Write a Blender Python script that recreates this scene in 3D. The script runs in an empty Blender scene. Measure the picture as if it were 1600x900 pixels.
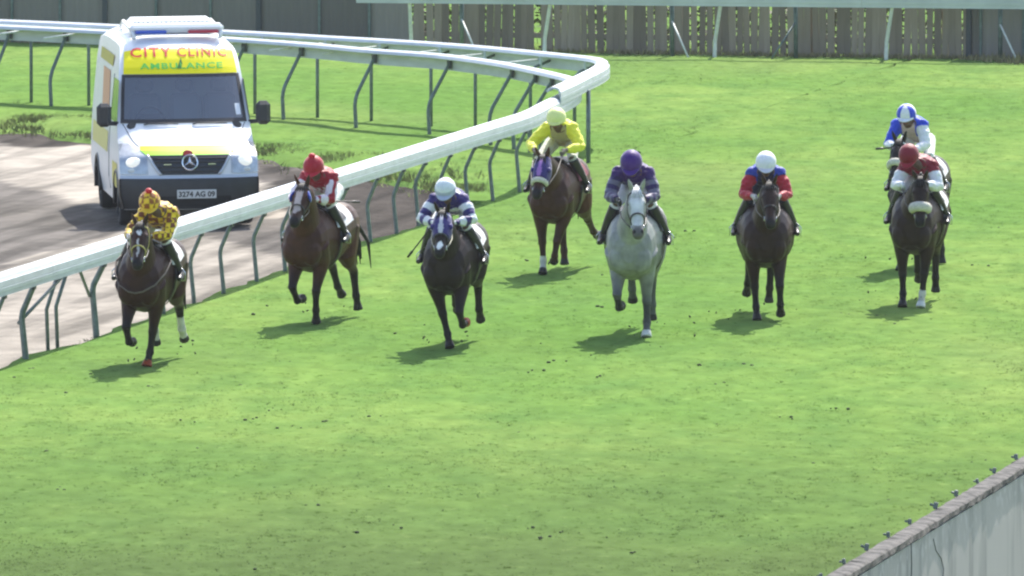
import bpy, bmesh, math, random
import numpy as np
from mathutils import Vector, Matrix
random.seed(7); rng = np.random.default_rng(7)
scene = bpy.context.scene
COL = scene.collection
R = math.radians

# ---------------------------------------------------------------- camera
CAM_H, FPX, PITCH = 12.2, 19000.0, math.atan(1450/19000.0)
cam_data = bpy.data.cameras.new("camera"); cam = bpy.data.objects.new("camera", cam_data); COL.objects.link(cam)
cam_data.sensor_width = 36.0; cam_data.lens = 36.0*FPX/1600.0
cam_data.clip_start = 1.0; cam_data.clip_end = 5000.0
cam.location = (0, 0, CAM_H); cam.rotation_euler = (R(90)-PITCH, 0, 0)
scene.camera = cam

# ---------------------------------------------------------------- light
SUN_EL, SUN_AZ = R(50), R(16)          # azimuth measured from +Y (behind the scene) towards +X
world = bpy.data.worlds.new("World"); scene.world = world; world.use_nodes = True
wn = world.node_tree.nodes; wl = world.node_tree.links
sky_tex = wn.new('ShaderNodeTexSky'); sky_tex.sky_type = 'NISHITA'; sky_tex.sun_disc = False
sky_tex.sun_elevation = SUN_EL; sky_tex.sun_rotation = SUN_AZ
sky_tex.air_density = 1.0; sky_tex.dust_density = 2.0; sky_tex.ozone_density = 1.0
wl.new(sky_tex.outputs[0], wn['Background'].inputs[0]); wn['Background'].inputs[1].default_value = 0.15
sun_data = bpy.data.lights.new("sun", 'SUN'); sun = bpy.data.objects.new("sun", sun_data); COL.objects.link(sun)
sun_data.energy = 3.7; sun_data.angle = R(0.53); sun_data.color = (1.0, 0.96, 0.88)
sun.rotation_euler = (R(90)-SUN_EL, 0, R(180)-SUN_AZ)
sun.rotation_euler = Vector((-math.sin(SUN_AZ)*math.cos(SUN_EL), -math.cos(SUN_AZ)*math.cos(SUN_EL), -math.sin(SUN_EL))).to_track_quat('-Z', 'Y').to_euler()
sun.location = (60, 250, 120)
scene.view_settings.view_transform = 'Standard'; scene.view_settings.look = 'None'
scene.view_settings.exposure = 1.05; scene.view_settings.gamma = 1.0
scene.view_settings.use_curve_mapping = False
try:
    scene.cycles.pixel_filter_type = 'BLACKMAN_HARRIS'; scene.cycles.filter_width = 2.3
    scene.cycles.max_bounces = 6
except Exception: pass

# ---------------------------------------------------------------- survey of the place: photograph position -> ground point
def ground(u, v, z=0.0):
    xc, yc = (u-800)/FPX, -(v-450)/FPX
    d = Vector((xc, math.cos(PITCH)+yc*math.sin(PITCH), -math.sin(PITCH)+yc*math.cos(PITCH)))
    t = (z-CAM_H)/d.z
    return Vector((d.x*t, d.y*t, z))
def project(P):
    P = np.asarray(P, float); dz = P[..., 2]-CAM_H
    dep = P[..., 1]*math.cos(PITCH)-dz*math.sin(PITCH); up = P[..., 1]*math.sin(PITCH)+dz*math.cos(PITCH)
    return 800+FPX*P[..., 0]/dep, 450-FPX*up/dep

# ---------------------------------------------------------------- materials
def lin(r, g, b):
    f = lambda c: (c/255/12.92) if c/255 <= .04045 else ((c/255+.055)/1.055)**2.4
    return (f(r), f(g), f(b))
def mat(name, col=(.5, .5, .5), rough=.6, metal=0., spec=.5, noise=0.0, nscale=20., bump=0., bscale=60., attr=None, coat=0., sheen=0., stretch=None):
    m = bpy.data.materials.new(name); m.use_nodes = True
    nt = m.node_tree; b = nt.nodes['Principled BSDF']
    b.inputs['Roughness'].default_value = rough; b.inputs['Metallic'].default_value = metal
    b.inputs['Specular IOR Level'].default_value = spec
    if coat: b.inputs['Coat Weight'].default_value = coat; b.inputs['Coat Roughness'].default_value = .08
    if sheen: b.inputs['Sheen Weight'].default_value = sheen; b.inputs['Sheen Roughness'].default_value = .4
    tc = nt.nodes.new('ShaderNodeTexCoord'); mp = nt.nodes.new('ShaderNodeMapping')
    nt.links.new(tc.outputs['Object'], mp.inputs[0])
    if stretch: mp.inputs['Scale'].default_value = stretch
    src = None
    if attr:
        a = nt.nodes.new('ShaderNodeAttribute'); a.attribute_name = attr; src = a.outputs['Color']
    else:
        rgb = nt.nodes.new('ShaderNodeRGB'); rgb.outputs[0].default_value = (*col[:3], 1); src = rgb.outputs[0]
    if noise:
        n = nt.nodes.new('ShaderNodeTexNoise'); n.inputs['Scale'].default_value = nscale; n.inputs['Detail'].default_value = 5
        nt.links.new(mp.outputs[0], n.inputs['Vector'])
        mr = nt.nodes.new('ShaderNodeMapRange'); mr.inputs[1].default_value = .3; mr.inputs[2].default_value = .7
        mr.inputs[3].default_value = 1-noise; mr.inputs[4].default_value = 1+noise
        nt.links.new(n.outputs['Fac'], mr.inputs[0])
        mx = nt.nodes.new('ShaderNodeVectorMath'); mx.operation = 'SCALE'
        nt.links.new(src, mx.inputs[0]); nt.links.new(mr.outputs[0], mx.inputs['Scale']); src = mx.outputs[0]
    nt.links.new(src, b.inputs['Base Color'])
    if bump:
        n2 = nt.nodes.new('ShaderNodeTexNoise'); n2.inputs['Scale'].default_value = bscale; n2.inputs['Detail'].default_value = 4
        nt.links.new(mp.outputs[0], n2.inputs['Vector'])
        bp = nt.nodes.new('ShaderNodeBump'); bp.inputs['Strength'].default_value = bump; bp.inputs['Distance'].default_value = .02
        nt.links.new(n2.outputs['Fac'], bp.inputs['Height']); nt.links.new(bp.outputs[0], b.inputs['Normal'])
    return m

def node(nt, typ, **kw):
    n = nt.nodes.new(typ)
    for k, v in kw.items():
        if k.startswith('i_'):
            key = k[2:]; n.inputs[int(key) if key.isdigit() else key].default_value = v
        else: setattr(n, k, v)
    return n
def ramp(nt, src, p0, p1, c0, c1):
    r = nt.nodes.new('ShaderNodeValToRGB'); e = r.color_ramp.elements
    e[0].position = p0; e[1].position = p1; e[0].color = (*c0, 1); e[1].color = (*c1, 1)
    nt.links.new(src, r.inputs[0]); return r.outputs[0]
def mixc(nt, fac, a, b, mode='MIX'):
    m = nt.nodes.new('ShaderNodeMix'); m.data_type = 'RGBA'; m.blend_type = mode
    for s, k in ((fac, 0), (a, 6), (b, 7)):
        if hasattr(s, 'is_output'): nt.links.new(s, m.inputs[k])
        else: m.inputs[k].default_value = s if k == 0 else (*s, 1)
    return m.outputs[2]

# ---------------------------------------------------------------- mesh building
class MB:
    def __init__(s): s.v = []; s.f = []; s.m = []; s.cur = 0
    def add(s, verts, faces):
        o = len(s.v); s.v += [tuple(p) for p in verts]
        s.f += [tuple(i+o for i in f) for f in faces]; s.m += [s.cur]*len(faces); return s
    def box(s, c, size, rot=None, bev=0.):
        hx, hy, hz = size[0]/2, size[1]/2, size[2]/2
        if bev:
            b = min(bev, hx*.9, hy*.9, hz*.9); P = []
            for sx in (-1, 1):
                for sy in (-1, 1):
                    for sz in (-1, 1):
                        P += [(sx*(hx-b), sy*(hy-b), sz*hz), (sx*(hx-b), sy*hy, sz*(hz-b)), (sx*hx, sy*(hy-b), sz*(hz-b))]
            bm = bmesh.new(); vs = [bm.verts.new(p) for p in P]; r = bmesh.ops.convex_hull(bm, input=vs)
            bm.verts.index_update(); V = [v.co.copy() for v in bm.verts]; F = [[v.index for v in f.verts] for f in bm.faces]; bm.free()
        else:
            V = [Vector((x, y, z)) for x in (-hx, hx) for y in (-hy, hy) for z in (-hz, hz)]
            F = [(0, 1, 3, 2), (4, 6, 7, 5), (0, 4, 5, 1), (2, 3, 7, 6), (0, 2, 6, 4), (1, 5, 7, 3)]
        if rot is not None: V = [rot @ v for v in V]
        c = Vector(c); return s.add([v+c for v in V], F)
    def rings(s, rings, cap=True):
        n = len(rings[0]); V = [p for r in rings for p in r]; F = []
        for i in range(len(rings)-1):
            for j in range(n):
                F.append((i*n+j, i*n+(j+1) % n, (i+1)*n+(j+1) % n, (i+1)*n+j))
        if cap:
            F.append(tuple(range(n-1, -1, -1))); F.append(tuple((len(rings)-1)*n+j for j in range(n)))
        return s.add(V, F)
    def ell_loft(s, secs, n=16, p=2.0):
        """secs: (center, u axis, v axis, ru, rv[, rv_down])"""
        rs = []
        for sec in secs:
            c, u, v, ru, rv = [Vector(x) if hasattr(x, '__len__') else x for x in sec[:5]]
            rd = sec[5] if len(sec) > 5 else rv; r = []
            for k in range(n):
                a = 2*math.pi*k/n; ca, sa = math.cos(a), math.sin(a)
                ca = math.copysign(abs(ca)**(2/p), ca); sa2 = math.copysign(abs(sa)**(2/p), sa)
                r.append(c+u*(ru*ca)+v*((rv if sa2 > 0 else rd)*sa2))
            rs.append(r)
        return s.rings(rs)
    def tube(s, path, rad, n=10, up=None):
        path = [Vector(p) for p in path]
        if not hasattr(rad, '__len__'): rad = [rad]*len(path)
        rs = []; t0 = (path[1]-path[0]).normalized()
        a = Vector(up) if up else (Vector((0, 0, 1)) if abs(t0.z) < .9 else Vector((1, 0, 0)))
        u = t0.cross(a).normalized()
        for i, p in enumerate(path):
            t = (path[min(i+1, len(path)-1)]-path[max(i-1, 0)]).normalized()
            u = (u-t*u.dot(t)).normalized(); w = t.cross(u)
            r = rad[i]; ru, rw = (r if hasattr(r, '__len__') else (r, r))
            rs.append([p+u*(ru*math.cos(2*math.pi*k/n))+w*(rw*math.sin(2*math.pi*k/n)) for k in range(n)])
        return s.rings(rs)
    def ball(s, c, r, n=12, m=8, rot=None):
        c = Vector(c); r = r if hasattr(r, '__len__') else (r, r, r); V = []; F = []
        for i in range(1, m):
            th = math.pi*i/m
            for j in range(n):
                ph = 2*math.pi*j/n
                V.append(Vector((r[0]*math.sin(th)*math.cos(ph), r[1]*math.sin(th)*math.sin(ph), r[2]*math.cos(th))))
        V += [Vector((0, 0, r[2])), Vector((0, 0, -r[2]))]; a, b = len(V)-2, len(V)-1
        for i in range(m-2):
            for j in range(n):
                F.append((i*n+j, (i+1)*n+j, (i+1)*n+(j+1) % n, i*n+(j+1) % n))
        for j in range(n):
            F.append((a, j, (j+1) % n)); F.append((b, (m-2)*n+(j+1) % n, (m-2)*n+j))
        if rot is not None: V = [rot @ v for v in V]
        return s.add([v+c for v in V], F)
    def grid(s, fn, nu, nv):
        V = [fn(i/nu, j/nv) for i in range(nu+1) for j in range(nv+1)]
        F = [(i*(nv+1)+j, (i+1)*(nv+1)+j, (i+1)*(nv+1)+j+1, i*(nv+1)+j+1) for i in range(nu) for j in range(nv)]
        return s.add(V, F)
    def mesh(s, name, smooth=False):
        me = bpy.data.meshes.new(name); me.from_pydata([tuple(v) for v in s.v], [], s.f); me.update()
        if any(s.m): me.polygons.foreach_set('material_index', s.m)
        if smooth: me.polygons.foreach_set('use_smooth', [True]*len(s.f))
        return me
    def build(s, name, mats, parent=None, smooth=False):
        me = s.mesh(name, smooth)
        bm = bmesh.new(); bm.from_mesh(me); bmesh.ops.recalc_face_normals(bm, faces=bm.faces); bm.to_mesh(me); bm.free()
        return link(name, me, mats, parent)
def link(name, me, mats, parent=None):
    o = bpy.data.objects.new(name, me)
    if mats is not None and not me.materials:
        for m in (mats if isinstance(mats, (list, tuple)) else [mats]): me.materials.append(m)
    COL.objects.link(o)
    if parent is not None: o.parent = parent
    return o
def tag(o, label=None, cat=None, group=None, kind=None):
    if label: o['label'] = label
    if cat: o['category'] = cat
    if group: o['group'] = group
    if kind: o['kind'] = kind
    return o
def thing(name, label, cat, loc=(0, 0, 0), rz=0, group=None):
    o = bpy.data.objects.new(name, None); o.empty_display_size = .3; COL.objects.link(o)
    o.location = loc; o.rotation_euler = (0, 0, rz); return tag(o, label, cat, group)
def fuse(mb, voxel, iters=3, name='tmp'):
    """one continuous skin over the overlapping closed pieces in mb"""
    me = mb.mesh(name); o = bpy.data.objects.new(name, me); COL.objects.link(o)
    bm = bmesh.new(); bm.from_mesh(me); bmesh.ops.recalc_face_normals(bm, faces=bm.faces); bm.to_mesh(me); bm.free()
    r = o.modifiers.new('r', 'REMESH'); r.mode = 'VOXEL'; r.voxel_size = voxel; r.use_smooth_shade = True
    if iters:
        s = o.modifiers.new('s', 'SMOOTH'); s.factor = .5; s.iterations = iters
    dg = bpy.context.evaluated_depsgraph_get()
    out = bpy.data.meshes.new_from_object(o.evaluated_get(dg))
    bpy.data.objects.remove(o); bpy.data.meshes.remove(me); out.name = name
    out.polygons.foreach_set('use_smooth', [True]*len(out.polygons))
    return out
def coords(me):
    a = np.empty(len(me.vertices)*3, np.float32); me.vertices.foreach_get('co', a); return a.reshape(-1, 3)
def paint(me, cols, name='Col'):
    at = me.color_attributes.new(name, 'FLOAT_COLOR', 'POINT')
    c = np.ones((len(cols), 4), np.float32); c[:, :3] = cols; at.data.foreach_set('color', c.ravel())
def vnoise(P, scale, seed=0):
    """cheap smooth value noise on an (n,3) array, 0..1"""
    P = np.asarray(P, np.float64)*scale; i = np.floor(P).astype(np.int64); f = P-i; f = f*f*(3-2*f)
    def h(a, b, c):
        n = (a*374761393+b*668265263+c*2147483647+seed*974711) & 0x7fffffff
        n = ((n ^ (n >> 13))*1274126177) & 0x7fffffff; return ((n ^ (n >> 16)) & 0xffff)/65535.0
    r = 0
    for dx in (0, 1):
        for dy in (0, 1):
            for dz in (0, 1):
                w = (f[:, 0] if dx else 1-f[:, 0])*(f[:, 1] if dy else 1-f[:, 1])*(f[:, 2] if dz else 1-f[:, 2])
                r = r+w*h(i[:, 0]+dx, i[:, 1]+dy, i[:, 2]+dz)
    return r
# ================================================================ GROUND
DIRT_Z = -0.12
# inner rail line on the turf edge, and the far bank of the sand track
N0, N1 = ground(37, 562), ground(809, 300)
RD = Vector((N1.x-N0.x, N1.y-N0.y, 0)).normalized()           # direction of the course, away from the camera
RN = Vector((RD.y, -RD.x, 0))                                   # towards the turf course (right)
def yN(x): return N0.y+(x-N0.x)*(N1.y-N0.y)/(N1.x-N0.x)
F_px = [(-700, 150), (-300, 172), (0, 194), (60, 199), (130, 210), (260, 224), (400, 242), (450, 250), (520, 262), (600, 275), (660, 287), (705, 299), (728, 313)]
F_w = [ground(u, v) for u, v in F_px]
xtip = min(F_w[-1].x, N1.x)
def yF(x):
    xs = [p.x for p in F_w]; ys = [p.y for p in F_w]
    return float(np.interp(x, xs, ys))

def grass_material(name, blades=False):
    m = bpy.data.materials.new(name); m.use_nodes = True; nt = m.node_tree; b = nt.nodes['Principled BSDF']
    geo = node(nt, 'ShaderNodeNewGeometry')
    mp = node(nt, 'ShaderNodeMapping'); mp.inputs['Rotation'].default_value = (0, 0, R(12)); mp.inputs['Scale'].default_value = (1, .42, 1)
    nt.links.new(geo.outputs['Position'], mp.inputs[0])
    def nz(scale, det=4, vec=None):
        n = node(nt, 'ShaderNodeTexNoise', i_Scale=scale, i_Detail=det); nt.links.new((vec or mp).outputs[0], n.inputs['Vector']); return n.outputs['Fac']
    base = ramp(nt, nz(.2, 3), .36, .64, (.106, .198, .046), (.166, .250, .066))
    dark = mixc(nt, ramp(nt, nz(1.1, 5), .40, .75, (0, 0, 0), (1, 1, 1)), base, (.102, .186, .050))
    dry = ramp(nt, nz(.11, 6), .54, .74, (0, 0, 0), (.55, .55, .55))
    c = mixc(nt, dry, dark, (.165, .205, .075))
    # lens vignette painted into the turf colour, darker towards the camera
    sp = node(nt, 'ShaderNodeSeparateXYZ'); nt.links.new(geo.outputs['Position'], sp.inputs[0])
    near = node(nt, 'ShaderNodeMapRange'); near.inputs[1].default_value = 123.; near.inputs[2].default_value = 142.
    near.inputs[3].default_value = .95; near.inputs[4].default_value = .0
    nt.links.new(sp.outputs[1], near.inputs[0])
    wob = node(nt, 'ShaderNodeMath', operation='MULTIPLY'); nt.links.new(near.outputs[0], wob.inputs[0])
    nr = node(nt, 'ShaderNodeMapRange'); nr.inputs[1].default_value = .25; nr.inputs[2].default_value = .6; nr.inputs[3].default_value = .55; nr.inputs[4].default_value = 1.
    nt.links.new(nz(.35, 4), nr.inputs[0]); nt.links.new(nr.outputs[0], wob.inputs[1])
    c = mixc(nt, wob.outputs[0], c, (.080, .120, .042))        # painted foreground darkening, mixed with the turf's own browner tone
    mott = node(nt, 'ShaderNodeMapRange'); mott.inputs[1].default_value = .33; mott.inputs[2].default_value = .68; mott.inputs[3].default_value = .86; mott.inputs[4].default_value = 1.12
    nt.links.new(nz(3.6, 7), mott.inputs[0])
    sc = node(nt, 'ShaderNodeVectorMath', operation='SCALE'); nt.links.new(c, sc.inputs[0]); nt.links.new(mott.outputs[0], sc.inputs['Scale'])
    fl = ramp(nt, nz(8.5, 3), .615, .69, (1, 1, 1), (.62, .66, .55)); fl2 = ramp(nt, nz(5.0, 2), .63, .72, (1, 1, 1), (1.22, 1.16, 1.2))
    m1 = mixc(nt, 1.0, sc.outputs[0], fl, 'MULTIPLY'); m2 = mixc(nt, 1.0, m1, fl2, 'MULTIPLY')
    nt.links.new(m2, b.inputs['Base Color'])
    b.inputs['Roughness'].default_value = .75; b.inputs['Specular IOR Level'].default_value = 0.
    if blades:
        nv = node(nt, 'ShaderNodeCombineXYZ'); nv.inputs[2].default_value = 1.0; nt.links.new(nv.outputs[0], b.inputs['Normal'])
        tr = node(nt, 'ShaderNodeBsdfTranslucent'); nt.links.new(sc.outputs[0], tr.inputs[0])
        ms = node(nt, 'ShaderNodeMixShader'); ms.inputs[0].default_value = .06
        nt.links.new(b.outputs[0], ms.inputs[1]); nt.links.new(tr.outputs[0], ms.inputs[2])
        nt.links.new(ms.outputs[0], nt.nodes['Material Output'].inputs[0])
    else:
        bp = node(nt, 'ShaderNodeBump'); bp.inputs['Strength'].default_value = .10; bp.inputs['Distance'].default_value = .05
        nt.links.new(nz(7, 5), bp.inputs['Height']); nt.links.new(bp.outputs[0], b.inputs['Normal'])
    return m
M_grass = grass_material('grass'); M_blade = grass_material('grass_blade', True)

def dirt_material():
    m = bpy.data.materials.new('track_sand'); m.use_nodes = True; nt = m.node_tree; b = nt.nodes['Principled BSDF']
    geo = node(nt, 'ShaderNodeNewGeometry'); a = node(nt, 'ShaderNodeAttribute', attribute_name='Col')
    mp = node(nt, 'ShaderNodeMapping'); mp.vector_type = 'TEXTURE'
    mp.inputs['Rotation'].default_value = (0, 0, -math.atan2(RD.x, RD.y)); mp.inputs['Scale'].default_value = (1, 14, 1)
    nt.links.new(geo.outputs['Position'], mp.inputs[0])
    n1 = node(nt, 'ShaderNodeTexNoise', i_Scale=2.2, i_Detail=5); nt.links.new(mp.outputs[0], n1.inputs['Vector'])
    n2 = node(nt, 'ShaderNodeTexNoise', i_Scale=2.0, i_Detail=6); nt.links.new(geo.outputs['Position'], n2.inputs['Vector'])
    mr = node(nt, 'ShaderNodeMapRange'); mr.inputs[1].default_value = .38; mr.inputs[2].default_value = .58; mr.inputs[3].default_value = .54; mr.inputs[4].default_value = 1.08
    nt.links.new(n1.outputs[0], mr.inputs[0])
    s1 = node(nt, 'ShaderNodeVectorMath', operation='SCALE'); nt.links.new(a.outputs[0], s1.inputs[0]); nt.links.new(mr.outputs[0], s1.inputs['Scale'])
    mr2 = node(nt, 'ShaderNodeMapRange'); mr2.inputs[1].default_value = .3; mr2.inputs[2].default_value = .7; mr2.inputs[3].default_value = .82; mr2.inputs[4].default_value = 1.15
    nt.links.new(n2.outputs[0], mr2.inputs[0])
    s2 = node(nt, 'ShaderNodeVectorMath', operation='SCALE'); nt.links.new(s1.outputs[0], s2.inputs[0]); nt.links.new(mr2.outputs[0], s2.inputs['Scale'])
    nt.links.new(s2.outputs[0], b.inputs['Base Color']); b.inputs['Roughness'].default_value = .9; b.inputs['Specular IOR Level'].default_value = .03
    bp = node(nt, 'ShaderNodeBump'); bp.inputs['Strength'].default_value = .6; bp.inputs['Distance'].default_value = .05
    n3 = node(nt, 'ShaderNodeTexNoise', i_Scale=9.0, i_Detail=6); nt.links.new(geo.outputs['Position'], n3.inputs['Vector'])
    nt.links.new(n3.outputs[0], bp.inputs['Height']); nt.links.new(bp.outputs[0], b.inputs['Normal'])
    return m

def inpoly(u, v, poly):
    ins = np.zeros(u.shape, bool); n = len(poly)
    for i in range(n):
        x1, y1 = poly[i]; x2, y2 = poly[(i+1) % n]
        c = ((y1 > v) != (y2 > v)) & (u < (x2-x1)*(v-y1)/((y2-y1) or 1e-9)+x1); ins ^= c
    return ins
def fine_axis(lo, hi, step, outs):
    return np.concatenate([[-o for o in reversed(outs)]+np.array([lo])*1, np.arange(lo, hi+1e-6, step), np.array([hi])+np.array(outs)])
XS = np.concatenate([[-900, -300, -100, -50, -30, -20], np.arange(-14, 14.01, .2), [16, 20, 30, 50, 100, 300, 900]])
def relief(x, y, amp=.018):
    P = np.stack([x, y*.6, np.zeros_like(x)], 1)
    return amp*(vnoise(P, .9, 3)+.6*vnoise(P, 2.3, 5)+1.6*vnoise(P, .25, 9)-1.6)
def strip_sheet(name, lo, hi, nrow, mt, amp, power=1.0, skirt=None):
    V = []; n = len(XS); F = []
    T = np.linspace(0, 1, nrow)
    X = np.repeat(XS, nrow); Y = np.concatenate([lo(x)+(hi(x)-lo(x))*(T**power) for x in XS])
    Z = relief(X, Y, amp)
    V = np.stack([X, Y, Z], 1)
    if skirt is not None: skirt(V.reshape(n, nrow, 3))
    F = [(i*nrow+j, (i+1)*nrow+j, (i+1)*nrow+j+1, i*nrow+j+1) for i in range(n-1) for j in range(nrow-1)]
    me = bpy.data.meshes.new(name); me.from_pydata(V.tolist(), [], F); me.polygons.foreach_set('use_smooth', [True]*len(F)); me.update()
    o = link(name, me, mt); o['kind'] = 'structure'; return o
# the sheet of soil under everything, out to the horizon
g = MB(); g.add([(-3000, -200, -.5), (3000, -200, -.5), (3000, 4000, -.5), (-3000, 4000, -.5)], [(0, 1, 2, 3)])
tag(g.build('ground', mat('soil', (.10, .075, .05), .95, noise=.2, nscale=.3)), kind='structure')
# turf course: right of the rail line
def skirt_c(A):
    A[:, -1, 2] = -.3; A[:, -2, 2] += .0; e = (vnoise(np.stack([A[:, -1, 0]*3, A[:, -1, 1], A[:, -1, 0]*0], 1), 1., 4)-.5)*.5
    A[:, -2, 1] += e; A[:, -1, 1] += e+.02
def loC(x): return 60.0
def hiC(x):
    return float(np.clip(yN(x)-.2, 61, 2000)) if x < 14 else 1200.0+x
XS_save = XS
def course_rows():
    # rows run along the course: for each step across from the rail line, a line parallel to it
    ks = np.concatenate([[-.06, 0.0], np.arange(.15, 3, .15), np.arange(3, 22, .3), [24, 28, 35, 50, 100, 300]])
    ts = np.concatenate([[-100, -60, -40], np.arange(-30, 130, .5), np.arange(130, 600, 20), [800, 1500]])
    V = np.empty((len(ks), len(ts), 3))
    for i, k in enumerate(ks):
        jag = (vnoise(np.stack([ts*1.6, ts*0, ts*0], 1), 1., 2)-.5)*.22+(vnoise(np.stack([ts*.5, ts*0, ts*0], 1), 1., 8)-.5)*.2
        off = k + (jag if i < 2 else jag*max(0, 1-k/1.0)) - .02
        V[i, :, 0] = N0.x+RD.x*ts+RN.x*off; V[i, :, 1] = N0.y+RD.y*ts+RN.y*off
        V[i, :, 2] = relief(V[i, :, 0], V[i, :, 1]) if i else np.where(V[i, :, 1] > F_w[-1].y+.4, relief(V[i, :, 0], V[i, :, 1])-.006, -.3)
    n = len(ts); F = [(i*n+j, i*n+j+1, (i+1)*n+j+1, (i+1)*n+j) for i in range(len(ks)-1) for j in range(n-1)]
    me = bpy.data.meshes.new('turf_course'); me.from_pydata(V.reshape(-1, 3).tolist(), [], F); me.polygons.foreach_set('use_smooth', [True]*len(F)); me.update()
    bm = bmesh.new(); bm.from_mesh(me); bmesh.ops.recalc_face_normals(bm, faces=bm.faces); bm.to_mesh(me); bm.free()
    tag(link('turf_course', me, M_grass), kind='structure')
course_rows()
# infield turf: beyond the sand track and left of the rail line
def infield():
    xs = np.concatenate([[-900, -200, -60, -30, -20, -15], np.arange(-12, 6.0, .16), [8, 12, 20, 40, 80]])
    prof = [(-.10, -.30), (.0, -.15), (.18, -.06), (.5, .03), (1.0, .06)]     # the broken bank of the sand track
    rows = len(prof)+180; V = np.empty((len(xs), rows, 3))
    for i, x in enumerate(xs):
        tipx = F_w[-1].x
        g0 = yF(x) if x <= tipx else max(yF(tipx), yN(x)+.3)
        lim = yN(x)+.05
        bank = 1.0 if x < tipx-.5 else max(0., (tipx-x)/.5)
        n1 = vnoise(np.array([[x*1.7, 3.3, 0]]), 1., 6)[0]-.5; n2 = vnoise(np.array([[x*5.1, 1.3, 0]]), 1., 7)[0]-.5
        y0 = g0+(n1*2.6+n2*1.2)*bank
        for j, (dy, z) in enumerate(prof):
            V[i, j] = (x, y0+dy*4.0*bank+dy*.02*(1-bank), z if bank > .5 else (-.3 if j == 0 else z*bank*.5))
        ys = V[i, len(prof)-1, 1]+np.concatenate([np.arange(1, 151)*.45, 67.5+np.arange(1, 31)*30.])
        V[i, len(prof):, 0] = x; V[i, len(prof):, 1] = ys; V[i, len(prof):, 2] = relief(np.full(180, x), ys, .025)+.02*bank
        V[i, 2:len(prof), 2] += (relief(V[i, 2:len(prof), 0]*3, V[i, 2:len(prof), 1]*2, .05))*bank
    n = rows; F = [(i*n+j, (i+1)*n+j, (i+1)*n+j+1, i*n+j+1) for i in range(len(xs)-1) for j in range(n-1)]
    # keep clear of the course: clip what would reach right of the rail line
    dd = (V[:, :, 0]-N0.x)*RN.x+(V[:, :, 1]-N0.y)*RN.y; V[:, :, 2] -= np.where(dd > .5, .35, np.clip((dd+.25)*.06, 0, .05))
    me = bpy.data.meshes.new('infield_turf'); me.from_pydata(V.reshape(-1, 3).tolist(), [], F); me.polygons.foreach_set('use_smooth', [True]*len(F)); me.update()
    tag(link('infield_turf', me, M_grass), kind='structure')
infield()
def dirt():
    ks = np.concatenate([[-400, -100, -40, -25], np.arange(-18, .31, .12)]); ts = np.concatenate([[-90, -60, -40], np.arange(-25, 110, .4), [150, 300]])
    K, T = np.meshgrid(ks, ts, indexing='ij'); X = N0.x+RD.x*T+RN.x*K; Y = N0.y+RD.y*T+RN.y*K
    Pn = np.stack([K.ravel(), T.ravel()*.06, K.ravel()*0], 1)
    Z = DIRT_Z+.05*(vnoise(Pn, 1.7, 2)-.5)+.03*(vnoise(np.stack([K.ravel(), T.ravel()*.3, K.ravel()*0], 1), 2.2, 12)-.5)
    P = np.stack([X.ravel(), Y.ravel(), Z], 1)
    u, v = project(P)
    j1 = (vnoise(P*np.array([1, .3, 1]), .8, 21)-.5); j2 = (vnoise(P*np.array([1, .35, 1]), 2.2, 22)-.5)
    uu, vv = u+60*j1+30*j2, v+14*j1+10*j2
    sand = np.array([.31, .278, .236]); grey = np.array([.155, .14, .125]); dark = np.array([.055, .047, .041])
    C = np.tile(sand, (len(u), 1)); big = vnoise(P*np.array([1, .2, 1]), .5, 25)[:, None]
    def put(poly, col, soft=True):
        mk = inpoly(uu, vv, poly); C[mk] = col
    put([(-400, 180), (150, 203), (420, 235), (700, 285), (800, 320), (650, 400), (560, 372), (500, 330), (410, 285), (150, 225), (-400, 218)], dark*1.25+np.array([.03, .028, .026]))
    put([(-400, 185), (0, 190), (160, 206), (170, 232), (0, 222), (-400, 216)], dark*1.1)
    put([(-500, 300), (0, 283), (105, 308), (215, 352), (150, 372), (0, 420), (-600, 560)], grey)
    put([(100, 318), (240, 335), (560, 352), (700, 330), (760, 300), (640, 372), (500, 415), (420, 395), (250, 352)], grey*.9)
    put([(395, 255), (560, 280), (700, 296), (780, 312), (640, 372), (545, 410), (470, 345)], dark)
    put([(720, 250), (830, 255), (850, 300), (750, 330), (735, 300)], np.array([.33, .26, .16]))
    C = C*(.82+.36*big)
    n = len(ts); F = [(i*n+j, i*n+j+1, (i+1)*n+j+1, (i+1)*n+j) for i in range(len(ks)-1) for j in range(n-1)]
    me = bpy.data.meshes.new('sand_track'); me.from_pydata(P.tolist(), [], F); me.polygons.foreach_set('use_smooth', [True]*len(F)); me.update()
    bm = bmesh.new(); bm.from_mesh(me); bmesh.ops.recalc_face_normals(bm, faces=bm.faces); bm.to_mesh(me); bm.free()
    paint(me, C); tag(link('sand_track', me, dirt_material()), kind='structure')
dirt()
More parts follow.
